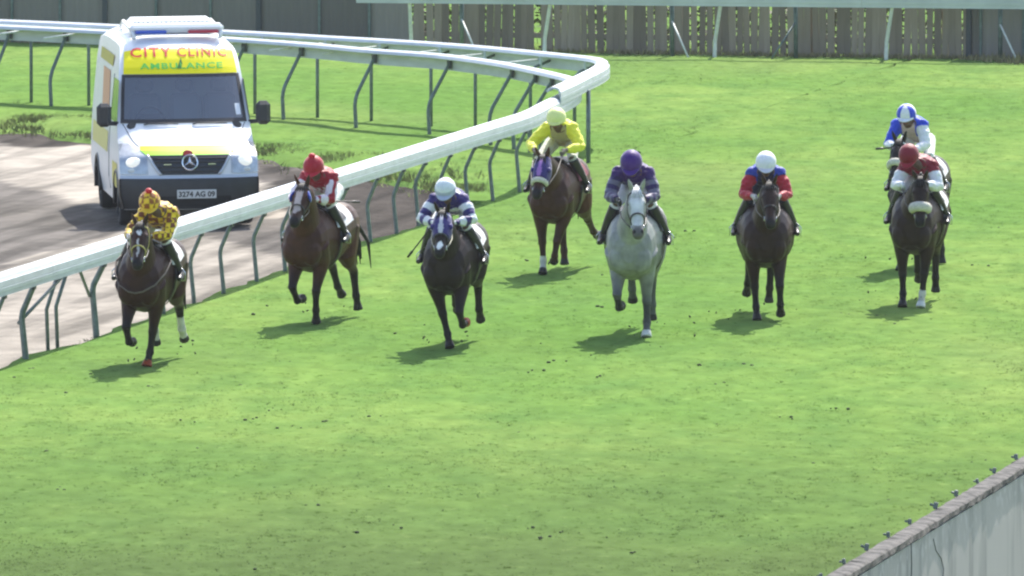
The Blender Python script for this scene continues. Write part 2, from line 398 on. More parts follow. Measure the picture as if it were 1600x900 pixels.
# grass blades over the turf in view
def blades(n=80000):
    y = rng.uniform(118, 214, n*2); x = rng.uniform(-1, 1, n*2)*(y*.0447)
    side = (x-N0.x)*RN.x+(y-N0.y)*RN.y
    yf = np.interp(x, [p.x for p in F_w], [p.y for p in F_w])
    ok = (side > .03) | ((y > yf+2.2) & (side < -.1)); x, y = x[ok][:n], y[ok][:n]; n = len(x)
    cl = vnoise(np.stack([x, y*.5, x*0], 1), 1.3, 31); keep = rng.uniform(0, 1, n) < np.clip((cl-.25)*1.7, .15, 1)
    x, y = x[keep], y[keep]; n = len(x); z = relief(x, y)
    V = np.empty((n, 3, 3, 3)); 
    for b in range(3):
        a = rng.uniform(0, 2*np.pi, n); h = rng.uniform(.005, .015, n); w = rng.uniform(.006, .014, n); lean = rng.uniform(.0, .045, n)
        ox, oy = rng.uniform(-.04, .04, n), rng.uniform(-.04, .04, n); dx, dy = np.cos(a), np.sin(a); la = rng.uniform(0, 2*np.pi, n)
        V[:, b, 0] = np.stack([x+ox-dx*w, y+oy-dy*w, z-.004], 1); V[:, b, 1] = np.stack([x+ox+dx*w, y+oy+dy*w, z-.004], 1)
        V[:, b, 2] = np.stack([x+ox+np.cos(la)*lean, y+oy+np.sin(la)*lean, z+h], 1)
    me = bpy.data.meshes.new('grass'); N = n*9; me.vertices.add(N); me.vertices.foreach_set('co', V.ravel().astype(np.float32))
    me.loops.add(N); me.loops.foreach_set('vertex_index', np.arange(N, dtype=np.int32)); me.polygons.add(n*3)
    me.polygons.foreach_set('loop_start', np.arange(0, N, 3, dtype=np.int32)); me.update(calc_edges=True)
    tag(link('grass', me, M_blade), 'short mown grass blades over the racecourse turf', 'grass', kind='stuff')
blades()
# longer rough grass along the broken bank of the sand track
def rough_grass(n=5200):
    x = rng.uniform(-8.2, F_w[-1].x+.3, n); y = np.interp(x, [p.x for p in F_w], [p.y for p in F_w])+rng.normal(2.0, 1.4, n)
    cl = vnoise(np.stack([x, y*.4, x*0], 1), 1.8, 41); k = (cl > .42) & ((x-N0.x)*RN.x+(y-N0.y)*RN.y < -.4); x, y = x[k], y[k]; n = len(x)
    V = np.empty((n, 4, 3, 3)); cl = cl[k]
    for b in range(4):
        a = rng.uniform(0, 2*np.pi, n); h = rng.uniform(.03, .10, n)*(cl*1.4); w = rng.uniform(.006, .013, n); la = rng.uniform(0, 2*np.pi, n); le = rng.uniform(.02, .11, n)
        ox, oy = rng.uniform(-.07, .07, n), rng.uniform(-.2, .2, n)
        V[:, b, 0] = np.stack([x+ox-np.cos(a)*w, y+oy-np.sin(a)*w, x*0-.04], 1); V[:, b, 1] = np.stack([x+ox+np.cos(a)*w, y+oy+np.sin(a)*w, x*0-.04], 1)
        V[:, b, 2] = np.stack([x+ox+np.cos(la)*le, y+oy+np.sin(la)*le, h], 1)
    me = bpy.data.meshes.new('rough_grass'); me.from_pydata(V.reshape(-1, 3).tolist(), [], np.arange(n*12).reshape(-1, 3).tolist()); me.update()
    mr = mat('rough_grass', (.19, .235, .085), .9, spec=0., noise=.3, nscale=2); nv = node(mr.node_tree, 'ShaderNodeCombineXYZ'); nv.inputs[2].default_value = 1.0; mr.node_tree.links.new(nv.outputs[0], mr.node_tree.nodes['Principled BSDF'].inputs['Normal'])
    tag(link('rough_grass', me, mr), 'rough uncut grass along the bank beyond the sand track', 'grass', kind='stuff')
rough_grass()
# kicked-up divots lying on the turf
def divots():
    mb = MB()
    spots = [(398, 490), (445, 668), (462, 670), (425, 640), (840, 580), (870, 565), (1175, 570), (1050, 190), (1310, 640), (620, 590), (320, 612), (300, 700), (12, 735), (860, 840), (400, 890), (1120, 600)]
    spots += [(random.uniform(0, 1600), random.uniform(330, 895)) for _ in range(60)]
    for u, v in spots:
        p = ground(u, v)
        if (p.x-N0.x)*RN.x+(p.y-N0.y)*RN.y < .4: continue
        if p.y < 128 and u > 1250: continue
        for _ in range(random.randint(1, 3)):
            r = random.uniform(.007, .02); q = p+Vector((random.uniform(-.12, .12), random.uniform(-.2, .2), r*.3))
            mb.ball(q, (r*random.uniform(1, 1.8), r*1.5, r*.8), 6, 4, Matrix.Rotation(random.uniform(0, 3), 3, 'Z'))
    o = mb.build('turf_clods', mat('clod', (.045, .06, .02), .95, noise=.4, nscale=9), smooth=True)
    tag(o, 'small dark clods of turf kicked up and scattered on the grass', 'turf clods', kind='stuff')
divots()
# ================================================================ RAILS
M_rail = mat('rail_white', (.50, .54, .575), .5, spec=.5, noise=.10, nscale=3, stretch=(1, 1, 4))
M_steel = mat('rail_steel', (.13, .17, .16), .5, metal=.3, noise=.25, nscale=14)
M_steel_l = mat('rail_steel_pale', (.62, .64, .60), .5, noise=.15, nscale=12)
M_brkt = mat('bracket_dark', (.05, .06, .07), .5)
PROFILE = [(-0.03, 1.1004), (0.0, 1.1439), (0.06, 1.1683), (0.125, 1.1657), (0.165, 1.1439), (0.183, 1.1004), (0.186, 1.096), (0.194, 1.0917), (0.199, 1.0221), (0.194, 1.0177), (0.2, 1.0091), (0.2, 0.9612), (0.194, 0.9568), (0.197, 0.909), (0.175, 0.9073), (0.18, 0.9873), (0.172, 1.0743), (0.15, 1.1221), (0.09, 1.1396), (0.035, 1.1265), (-0.01, 1.0874)]
def smooth_path(pts, step):
    """dense polyline through ground points (Catmull-Rom), resampled evenly"""
    P = [pts[0]*2-pts[1]]+list(pts)+[pts[-1]*2-pts[-2]]; out = []
    for i in range(1, len(P)-2):
        a, b, c, d = P[i-1], P[i], P[i+1], P[i+2]
        for k in range(30):
            t = k/30; out.append(.5*((2*b)+(c-a)*t+(2*a-5*b+4*c-d)*t*t+(3*b-a-3*c+d)*t**3))
    out.append(pts[-1]); res = [out[0]]; acc = 0
    for p, q in zip(out, out[1:]):
        L = (q-p).length
        while acc+L >= step:
            f = (step-acc)/L; p = p+(q-p)*f; res.append(p); L = (q-p).length; acc = 0
        acc += L
    return res
def out_dir(path, i, side):
    t = (path[min(i+1, len(path)-1)]-path[max(i-1, 0)]); t.z = 0; t.normalize(); return Vector((t.y, -t.x, 0))*side
def hood(root, path, side, seg_len, lift=0., mt=M_rail, tall=1.0):
    lf = lift if callable(lift) else (lambda k: lift)
    """the white hooded rail, in lengths that meet at hairline joints"""
    i = 0; n = len(path)
    while i < n-1:
        j = min(i+seg_len, n-1); mb = MB(); rs = []
        for k in range(i, j+1):
            o = out_dir(path, k, side); c = path[k]; t = Vector((o.y, -o.x, 0))
            if k == j and j < n-1: c = c+(path[k-1]-path[k]).normalized()*.006
            rs.append([c+o*x+Vector((0, 0, 1.17-(1.17-z)*tall+lf(k))) for x, z in PROFILE])
        mb.rings(rs); ob = mb.build('rail_panel', mt, root, smooth=False)
        for p in ob.data.polygons: p.use_smooth = len(p.vertices) == 4
        ob.data.set_sharp_from_angle(angle=R(24))
        if 'edge' not in ob: ob.data.update()
        i = j
def gooseneck(root, base, o, lift=0., r=.029, bend=.55, back=.10, mt=None, lean=None, brk=True, ztop=1.0):
    b = base-o*back; ln = lean or Vector((0, 0, 0))
    if back < .15:
        pts = [base+o*.03+Vector((0, 0, -.15)), base+o*.025+Vector((0, 0, .05)), base-o*.015+Vector((0, 0, bend-.07)), base-o*.018+Vector((0, 0, bend)), base-o*.005+ln*.1+Vector((0, 0, bend+.07)), base+o*.14+ln+Vector((0, 0, ztop+lift)), base+o*.165+ln+Vector((0, 0, ztop+.06+lift))]
    else:
        pts = None
    pts = pts or [b+Vector((0, 0, -.15)), b+Vector((0, 0, .05)), b-o*.02+Vector((0, 0, bend-.1)), b-o*.005+Vector((0, 0, bend)), b+o*.03+ln*.15+Vector((0, 0, bend+.1)), base+o*.13+ln+Vector((0, 0, ztop+lift)), base+o*.155+ln+Vector((0, 0, ztop+.05+lift))]
    mb = MB(); mb.tube(pts, [r*1.08, r*1.08, r, r, r, r*.92, r*.9], 8)
    po = mb.build('post', mt or M_steel, root, smooth=True)
    if brk:
        m2 = MB(); t = Vector((o.y, -o.x, 0)); rot = Matrix((t, o, Vector((0, 0, 1)))).transposed()
        m2.box(base+o*.135+ln+Vector((0, 0, ztop+.02+lift)), (.10, .04, .17), rot, .006)
        m2.build('bracket', M_brkt, po)
    return po
# ---- A: the inner running rail: along the course, round the nose, back along the far side
A_px = [(-160, 629), (37, 562), (145, 525.3), (397, 439.6), (600, 370.6), (740, 323), (809, 299.6), (842, 282), (870, 267), (884, 257), (889, 250), (884, 244), (862, 239), (800, 228), (688, 211), (571, 201), (465, 190), (280, 176), (100, 165), (-80, 156), (-300, 148)]
A_path = smooth_path([ground(u, v) for u, v in A_px], .25)
railA = thing('running_rail', 'white hooded inner running rail that doubles back at its nose behind the runners', 'running rail', (N0.x, N0.y, 0))
rA = railA.location.copy()
loc = lambda p: p-rA
A_loc = [loc(p) for p in A_path]
uA, vA = project(np.array([tuple(p) for p in A_path]))
apex = int(np.argmax(uA))
liftA = lambda k: float(np.interp(k, [apex-4, apex+16], [.01, .11]))
hood(railA, A_loc, 1, 14, lift=liftA)
def idx_near(u): return int(np.argmin(np.abs(uA[:apex]-u)))
def idx_far(u): return apex+int(np.argmin(np.abs(uA[apex:]-u)))
near_u = [-112, -60, -12, 37, 145, 195, 250, 303, 348, 397, 440, 484, 530, 577, 614, 651, 689, 727, 767, 809, 845]
for u in near_u:
    k = idx_near(u); thick = .038 if u in (37, 145) else .027
    po = gooseneck(railA, A_loc[k], out_dir(A_loc, k, 1), r=thick, bend=random.uniform(.50, .58), ztop=.93)
for u in (852, 820, 787, 688, 571, 465, 365, 262, 185, 101, 10, -70):
    k = idx_far(u); gooseneck(railA, A_loc[k], out_dir(A_loc, k, 1), r=.030, bend=.48, back=.22, lift=liftA(k))
# the trestle where two lengths meet, nearest the camera
mb = MB()
for u in (79, 97):
    k = idx_near(u); o = out_dir(A_loc, k, 1); b = A_loc[k]-o*.05
    m2 = MB(); m2.tube([b+Vector((0, 0, -.1)), b-o*.02+Vector((0, 0, .5)), b+o*.12+Vector((0, 0, .93))], .024, 8); m2.build('post', M_steel, railA, True)
for (u1, z1), (u2, z2) in (((37, .45), (88, .92)), ((145, .50), (112, .95))):
    a, b = A_loc[idx_near(u1)], A_loc[idx_near(u2)]; o = out_dir(A_loc, idx_near(u1), 1)
    m2 = MB(); m2.tube([a-o*.06+Vector((0, 0, z1)), b+o*.1+Vector((0, 0, z2))], .022, 8); m2.build('brace', M_steel, railA, True)
# ---- B: the second rail that runs outside it from the nose
B_px = [(856, 275), (880, 263), (903, 250), (921, 240), (931, 232), (931, 226), (911, 221.5), (857, 215), (757, 204), (684, 197.5), (596, 191), (502, 185), (412, 179), (240, 169), (66, 160), (-100, 153), (-300, 145)]
B_path = smooth_path([ground(u, v) for u, v in B_px], .25)
railB = thing('running_rail', 'thinner white rail on straight posts running behind the doubled-back inner rail', 'running rail', tuple(B_path[0]))
B_loc = [p-B_path[0] for p in B_path]
hood(railB, B_loc, 1, 16, lift=.17)
uB, vB = project(np.array([tuple(p) for p in B_path])); apB = int(np.argmax(uB))
for u in (897,):
    k = int(np.argmin(np.abs(uB[:apB]-u))); o = out_dir(B_loc, k, 1)
    m2 = MB(); b = B_loc[k]+o*.21; m2.tube([b+Vector((0, 0, -.1)), b+Vector((0, 0, 1.1))], .036, 10); m2.build('post', M_steel, railB, True)
for u in (915, 845, 757, 684, 596, 502, 412, 330, 240, 150, 66, -40):
    k = apB+int(np.argmin(np.abs(uB[apB:]-u))); o = out_dir(B_loc, k, 1); b = B_loc[k]-o*.18
    m2 = MB(); m2.tube([b+Vector((0, 0, -.1)), b+Vector((0, 0, 1.02)), b+o*.08+Vector((0, 0, 1.10)), b+o*.36+Vector((0, 0, 1.20))], [.028, .028, .024, .022], 8)
    po = m2.build('post', M_steel, railB, True)
    m3 = MB(); m3.box(B_loc[k]+Vector((0, 0, 1.16)), (.05, .05, .2), None, .01); m3.build('bracket', M_rail, po)
    if u < 900:
        t = Vector((o.y, -o.x, 0)); m3 = MB(); m3.tube([B_loc[k]+Vector((0, 0, 1.22)), B_loc[k]-o*1.0+t*(-.25)+Vector((0, 0, 1.13))], .018, 6); m3.build('brace', M_steel_l, railB, True)

# ================================================================ OUTER RAIL AND FENCES
FA, FB = ground(-120, 66), ground(1700, 93)
C0, C1 = ground(560, 84), ground(1720, 96)
CD = (C1-C0).normalized(); CO = Vector((CD.y, -CD.x, 0))      # towards the camera
railC = thing('running_rail', 'pale outer running rail on leaning posts in front of the plank fence', 'running rail', tuple(C0))
nC = int((C1-C0).length/.5); C_loc = [CD*(.5*i) for i in range(nC+1)]
M_rail_far = mat('rail_grey_green', (.50, .525, .51), .6, noise=.12, nscale=2)
hood(railC, C_loc, 1, 6, lift=.04, mt=M_rail_far, tall=1.15)
for k, u in enumerate((642, 851, 1117, 1385, 1640)):
    v = 84+(u-560)*12/1160; p = ground(u, v); p = C0+CD*((p-C0).dot(CD)); gooseneck(railC, p-C0, CO, bend=.3, back=.05, mt=M_steel_l, lean=CD*.14 if k else Vector((0, 0, 0)), r=.034, lift=.05)
for u in (718, 1047, 1240, 1560):
    p = C0+CD*((ground(u, 84+(u-560)*12/1160)-C0).dot(CD))-C0
    m2 = MB(); m2.tube([p-CO*.25+Vector((0, 0, -.1)), p-CO*.2+Vector((0, 0, 1.15))], .038, 8); m2.build('post', M_steel, railC, True)
    m2 = MB(); sgn = -1 if u == 1240 else 1
    m2.tube([p+CD*(.36*sgn)+CO*.2+Vector((0, 0, 0)), p-CO*.2+Vector((0, 0, .62))], .018, 6); m2.build('brace', M_steel_l if u != 1240 else M_steel, railC, True)

def wood(name, a, b):
    m = bpy.data.materials.new(name); m.use_nodes = True; nt = m.node_tree; bs = nt.nodes['Principled BSDF']
    oi = node(nt, 'ShaderNodeObjectInfo'); tc = node(nt, 'ShaderNodeTexCoord'); mp = node(nt, 'ShaderNodeMapping')
    mp.inputs['Scale'].default_value = (14, 14, 1.6); nt.links.new(tc.outputs['Object'], mp.inputs[0])
    ad = node(nt, 'ShaderNodeVectorMath', operation='ADD'); nt.links.new(mp.outputs[0], ad.inputs[0]); nt.links.new(oi.outputs['Random'], ad.inputs[1])
    n = node(nt, 'ShaderNodeTexNoise', i_Scale=1.2, i_Detail=6); nt.links.new(ad.outputs[0], n.inputs['Vector'])
    c = mixc(nt, n.outputs[0], a, b); mr = node(nt, 'ShaderNodeMapRange'); mr.inputs[3].default_value = .72; mr.inputs[4].default_value = 1.28
    nt.links.new(oi.outputs['Random'], mr.inputs[0]); sc = node(nt, 'ShaderNodeVectorMath', operation='SCALE')
    nt.links.new(c, sc.inputs[0]); nt.links.new(mr.outputs[0], sc.inputs['Scale']); nt.links.new(sc.outputs[0], bs.inputs['Base Color'])
    bs.inputs['Roughness'].default_value = .85; bs.inputs['Specular IOR Level'].default_value = .2
    return m
M_plank = wood('weathered_plank', (.23, .185, .14), (.36, .31, .245)); M_panel = wood('grey_panel', (.205, .185, .165), (.245, .222, .198))
FD = (FB-FA).normalized(); FO = Vector((FD.y, -FD.x, 0))
def on_fence(u):
    lo, hi = 0., (FB-FA).length
    for _ in range(40):
        mid = (lo+hi)/2; p = FA+FD*mid
        if project(np.array(tuple(p)))[0] < u: lo = mid
        else: hi = mid
    return FA+FD*lo
FROT = Matrix((FD, FO, Vector((0, 0, 1)))).transposed()
p0, p1 = on_fence(645), on_fence(1512)
plank_fence = thing('plank_fence', 'weathered grey brown plank fence with gaps behind the outer rail', 'fence', tuple(p0))
L = (p1-p0).length; x = 0.; planks = []
for kind in range(4):
    mbp = MB(); w = (.115, .13, .125, .105)[kind]; h = 1.30
    mbp.add([FROT @ Vector(q) for q in [(-w/2, -.012, 0), (w/2, -.012, 0), (w/2, -.012, h-.03), (w*.2, -.012, h), (-w*.25, -.012, h), (-w/2, -.012, h-.04)]]+[FROT @ Vector(q) for q in [(-w/2, .012, 0), (w/2, .012, 0), (w/2, .012, h-.03), (w*.2, .012, h), (-w*.25, .012, h), (-w/2, .012, h-.04)]],
            [(0, 1, 2, 3, 4, 5), (11, 10, 9, 8, 7, 6)]+[(i, (i+1) % 6, (i+1) % 6+6, i+6) for i in range(6)])
    planks.append(mbp.mesh('plank')); planks[-1].materials.append(M_plank)
while x < L:
    k = random.randrange(4); w = (.115, .13, .125, .105)[k]
    if random.random() > .015:
        o = link('plank', planks[k], None, plank_fence); o.location = FD*(x+w/2)+FO*random.uniform(-.012, .012)+Vector((0, 0, random.uniform(-.10, .04)))
        o.rotation_euler = (0, random.uniform(-.03, .03), random.uniform(-.05, .05))
    x += w+random.choice([.004, .006, .008, .012, .018, .035])
for z in (.28, .95):
    m2 = MB(); m2.box(FD*(L/2)-FO*.045+Vector((0, 0, z)), (L, .06, .09), FROT); m2.build('fence_rail', M_plank, plank_fence)
for k in range(int(L/2.4)+1):
    m2 = MB(); m2.box(FD*(k*2.4+.05)-FO*.14+Vector((0, 0, .6)), (.11, .11, 1.5), FROT); m2.build('post', M_plank, plank_fence)
for name, lab, us in (('panel_fence', 'dark grey solid panel fence behind the ambulance', [-120, 20, 95, 165, 245, 330, 405, 500, 578, 643]), ('panel_fence', 'grey solid panel fence at the far right beyond the planks', [1514, 1533, 1600, 1690])):
    q0 = on_fence(us[0]); fe = thing(name, lab, 'fence', tuple(q0))
    for i, (a, b) in enumerate(zip(us, us[1:])):
        pa, pb = on_fence(a)-q0, on_fence(b)-q0; Lp = (pb-pa).length; m2 = MB()
        n = max(3, int(Lp/.09))*2     # shallow corrugation
        pts = [pa+FD*(Lp*(.012+.976*j/n))+FO*((.012 if (j//2) % 2 else 0.)+(.02 if i % 2 else 0.)) for j in range(n+1)]
        V = []; 
        for off in (0, -.01):
            for z in (0, 1.62): V += [p+FO*off+Vector((0, 0, z)) for p in pts]
        m = n+1; F = []
        for j in range(n):
            F += [(j, j+1, m+j+1, m+j), (2*m+j+1, 2*m+j, 3*m+j, 3*m+j+1), (m+j, m+j+1, 3*m+j+1, 3*m+j), (j+1, j, 2*m+j, 2*m+j+1)]
        F += [(0, m, 3*m, 2*m), (n, 2*m+n, 3*m+n, m+n)]
        m2.add(V, F); m2.build('panel', M_panel, fe)
        m3 = MB(); m3.box(pa+FO*.03+Vector((0, 0, .82)), (.045 if i % 3 else .09, .05, 1.68), FROT); m3.build('post', M_brkt if i % 3 == 0 else M_steel, fe)
# bushes beyond the fence, seen through its gaps
M_leaf = mat('hedge_leaf', (.075, .078, .030), .7, noise=.7, nscale=3)
def hedge():
    n = 14000; s = rng.uniform(0, 1, n); base = np.array(FA)[None]+(np.array(FB)-np.array(FA))[None]*s[:, None]
    d = rng.uniform(.5, 2.6, n); z = rng.uniform(0, 1, n)**.8*(.9+.9*vnoise(np.stack([s*60, s*0, s*0], 1), 1., 3))
    c = base-np.array(FO)[None]*d[:, None]; c[:, 2] = z
    q = rng.normal(0, 1, (n, 2, 3)); q /= np.linalg.norm(q, axis=2, keepdims=True); sz = rng.uniform(.04, .09, (n, 1))
    V = np.stack([c-q[:, 0]*sz, c-q[:, 1]*sz*.5, c+q[:, 0]*sz, c+q[:, 1]*sz*.5], 1)
    me = bpy.data.meshes.new('hedge'); me.from_pydata(V.reshape(-1, 3).tolist(), [], np.arange(4*n).reshape(-1, 4).tolist()); me.update()
    tag(link('hedge', me, M_leaf), 'sunlit yellow green bushes showing through gaps of the plank fence', 'hedge', kind='stuff')
hedge()
# dry grass at the foot of the fence
def dry_grass():
    M = mat('dry_grass', (.24, .21, .10), .9, noise=.3, nscale=3); n = 5000
    s = rng.uniform(0, 1, n); base = np.array(FA)[None]+(np.array(FB)-np.array(FA))[None]*s[:, None]; d = rng.uniform(.02, .5, n)
    right = np.clip((s-.90)*14, 0, 1); c = base+np.array(FO)[None]*(d*(1+right*3))[:, None]; h = rng.uniform(.02, .1, n)*(1+right*1.3); a = rng.uniform(0, 6.28, n)
    V = np.stack([c+np.stack([np.cos(a)*.02, np.sin(a)*.02, a*0-.02], 1), c-np.stack([np.cos(a)*.02, np.sin(a)*.02, a*0+.02], 1), c+np.stack([np.sin(a*3)*.05, np.cos(a*5)*.05, h], 1)], 1)
    me = bpy.data.meshes.new('dry_grass'); me.from_pydata(V.reshape(-1, 3).tolist(), [], np.arange(3*n).reshape(-1, 3).tolist()); me.update()
    tag(link('dry_grass', me, M), 'dry yellow grass along the foot of the far fence', 'grass', kind='stuff')
dry_grass()

# ================================================================ CONCRETE WALL, bottom right
def wall():
    WH = 2.0; a, b = ground(1290, 900, WH), ground(1600, 712, WH); d = (b-a).normalized(); o = Vector((d.y, -d.x, 0))   # o: towards the stand (camera side)
    start = a-d*30+o*.155; L = (b-a).length+70; start.z = 0
    root = thing('concrete_wall', 'grey streaked concrete wall with stained coping at the bottom right', 'wall', tuple(start))
    rot = Matrix((d, o, Vector((0, 0, 1)))).transposed()
    m = bpy.data.materials.new('streaked_concrete'); m.use_nodes = True; nt = m.node_tree; bs = nt.nodes['Principled BSDF']
    tc = node(nt, 'ShaderNodeNewGeometry'); mp = node(nt, 'ShaderNodeMapping'); mp.inputs['Rotation'].default_value = (0, 0, math.atan2(d.x, d.y)); nt.links.new(tc.outputs['Position'], mp.inputs[0])
    mp2 = node(nt, 'ShaderNodeMapping'); mp2.inputs['Scale'].default_value = (5, 1.5, .22); nt.links.new(mp.outputs[0], mp2.inputs[0])
    n1 = node(nt, 'ShaderNodeTexNoise', i_Scale=1.6, i_Detail=5); nt.links.new(mp2.outputs[0], n1.inputs['Vector'])
    n2 = node(nt, 'ShaderNodeTexNoise', i_Scale=.8, i_Detail=6); nt.links.new(tc.outputs['Position'], n2.inputs['Vector'])
    mp3 = node(nt, 'ShaderNodeMapping'); mp3.inputs['Scale'].default_value = (6, 1.3, .9); nt.links.new(mp.outputs[0], mp3.inputs[0])
    n3 = node(nt, 'ShaderNodeTexNoise', i_Scale=2.0, i_Detail=5); nt.links.new(mp3.outputs[0], n3.inputs['Vector'])
    c = mixc(nt, n2.outputs[0], (.345, .325, .31), (.44, .42, .40))
    c = mixc(nt, ramp(nt, n1.outputs[0], .56, .74, (0, 0, 0), (.75, .75, .75)), c, (.16, .17, .165))
    sp = node(nt, 'ShaderNodeSeparateXYZ'); nt.links.new(tc.outputs['Position'], sp.inputs[0])
    mr = node(nt, 'ShaderNodeMapRange'); mr.inputs[1].default_value = WH-.5; mr.inputs[2].default_value = WH-.04; nt.links.new(sp.outputs[2], mr.inputs[0])
    ad = node(nt, 'ShaderNodeMath', operation='ADD'); nt.links.new(mr.outputs[0], ad.inputs[0]); nt.links.new(n3.outputs[0], ad.inputs[1])
    c = mixc(nt, ramp(nt, ad.outputs[0], 1.0, 1.22, (0, 0, 0), (1, 1, 1)), c, (.085, .068, .060))
    n4 = node(nt, 'ShaderNodeTexNoise', i_Scale=9.0, i_Detail=4); nt.links.new(tc.outputs['Position'], n4.inputs['Vector'])
    wmask = node(nt, 'ShaderNodeMath', operation='MULTIPLY'); nt.links.new(mr.outputs[0], wmask.inputs[0]); nt.links.new(ramp(nt, n4.outputs[0], .54, .62, (0, 0, 0), (1, 1, 1)), wmask.inputs[1])
    c = mixc(nt, wmask.outputs[0], c, (.5, .48, .47))
    nt.links.new(c, bs.inputs['Base Color']); bs.inputs['Roughness'].default_value = .85
    mb = MB(); mb.box(d*(L/2)-o*.08+Vector((0, 0, (WH-.085)/2-.2)), (L, .14, WH-.085+.4), rot); mb.build('wall_body', m, root)
    mb = MB(); mb.box(d*(L/2)-o*.085+Vector((0, 0, WH-.08)), (L-.1, .10, .05), rot); mb.build('joint', mat('dark_joint', (.03, .028, .026), .95), root)
    M_cop = mat('stained_coping', (.082, .076, .069), .95, noise=.8, nscale=6, bump=1.0, bscale=14)
    k = 0; x = 0.
    while x < L:
        ln = min(2.4, L-x); mb = MB(); n = 12; rs = []
        for i in range(n+1):
            q = x+.004+(ln-.008)*i/n; j = [random.uniform(-.008, .008) for _ in range(4)]
            rs.append([d*q+o*(.015+j[0])+Vector((0, 0, WH-.058+j[2])), d*q+o*(.012+j[1])+Vector((0, 0, WH-.012)), d*q-o*(.01)+Vector((0, 0, WH+j[2]*.5)), d*q-o*.13+Vector((0, 0, WH+.01+j[3]*.5)), d*q-o*(.172+j[1])+Vector((0, 0, WH-.01)), d*q-o*.172+Vector((0, 0, WH-.058))])
        mb.rings(rs); mb.build('coping', M_cop, root); x += ln
    # fixing brackets along the course side of the coping
    bk = MB(); bk.box((0, 0, .04), (.035, .035, .06), rot, .006); bk.tube([(0, 0, .035), tuple(o*-.05+Vector((0, 0, .045)))], .012, 6); bme = bk.mesh('bracket'); bme.materials.append(mat('bracket_grey', (.16, .18, .17), .6, metal=.3))
    x = 22.3
    while x < L:
        ob = link('bracket', bme, None, root); ob.scale = [random.uniform(.7, 1.25)]*3; ob.location = d*(x+random.uniform(-.18, .18))-o*.155+Vector((0, 0, WH-.005)); ob.rotation_euler = (random.uniform(-.15, .15), random.uniform(-.2, .2), random.uniform(-.4, .4)); x += 1.24
    # crack in the face, a shallow open seam
    M_cr = mat('crack', (.10, .10, .098), .9)
    for u0, pts in ((1540, [(1458, 842), (1462, 860), (1470, 872), (1474, 888), (1473, 905), (1478, 930)]), (0, [(1423, 845), (1424, 880), (1423, 920)])):
        P = []
        for u, v in pts:
            # on the wall face plane
            xc, yc = (u-800)/FPX, -(v-450)/FPX; dr = Vector((xc, math.cos(PITCH)+yc*math.sin(PITCH), -math.sin(PITCH)+yc*math.cos(PITCH)))
            fo = start-o*.01; t = (fo-Vector((0, 0, CAM_H))).dot(o)/dr.dot(o); P.append(Vector((0, 0, CAM_H))+dr*t-start+o*.002)
        mb = MB(); mb.tube(P, (.0045 if u0 else .006), 5); mb.build('crack', M_cr, root)
wall()
# ================================================================ AMBULANCE
def text_mesh(txt, size, wide=1.0, bold=.0, spacing=1.0):
    c = bpy.data.curves.new('t', 'FONT'); c.body = txt; c.size = size; c.offset = bold; c.align_x = 'CENTER'; c.space_character = spacing; c.resolution_u = 3
    o = bpy.data.objects.new('t', c); COL.objects.link(o); dg = bpy.context.evaluated_depsgraph_get()
    me = bpy.data.meshes.new_from_object(o.evaluated_get(dg)); bpy.data.objects.remove(o); bpy.data.curves.remove(c)
    bm = bmesh.new(); bm.from_mesh(me); bmesh.ops.triangulate(bm, faces=bm.faces)
    bmesh.ops.subdivide_edges(bm, edges=[e for e in bm.edges if e.calc_length() > size*.3], cuts=1)
    bmesh.ops.triangulate(bm, faces=bm.faces)
    V = [Vector((v.co.x*wide, v.co.y, 0)) for v in bm.verts]; bm.verts.index_update(); F = [tuple(v.index for v in f.verts) for f in bm.faces]; bm.free(); bpy.data.meshes.remove(me)
    return V, F

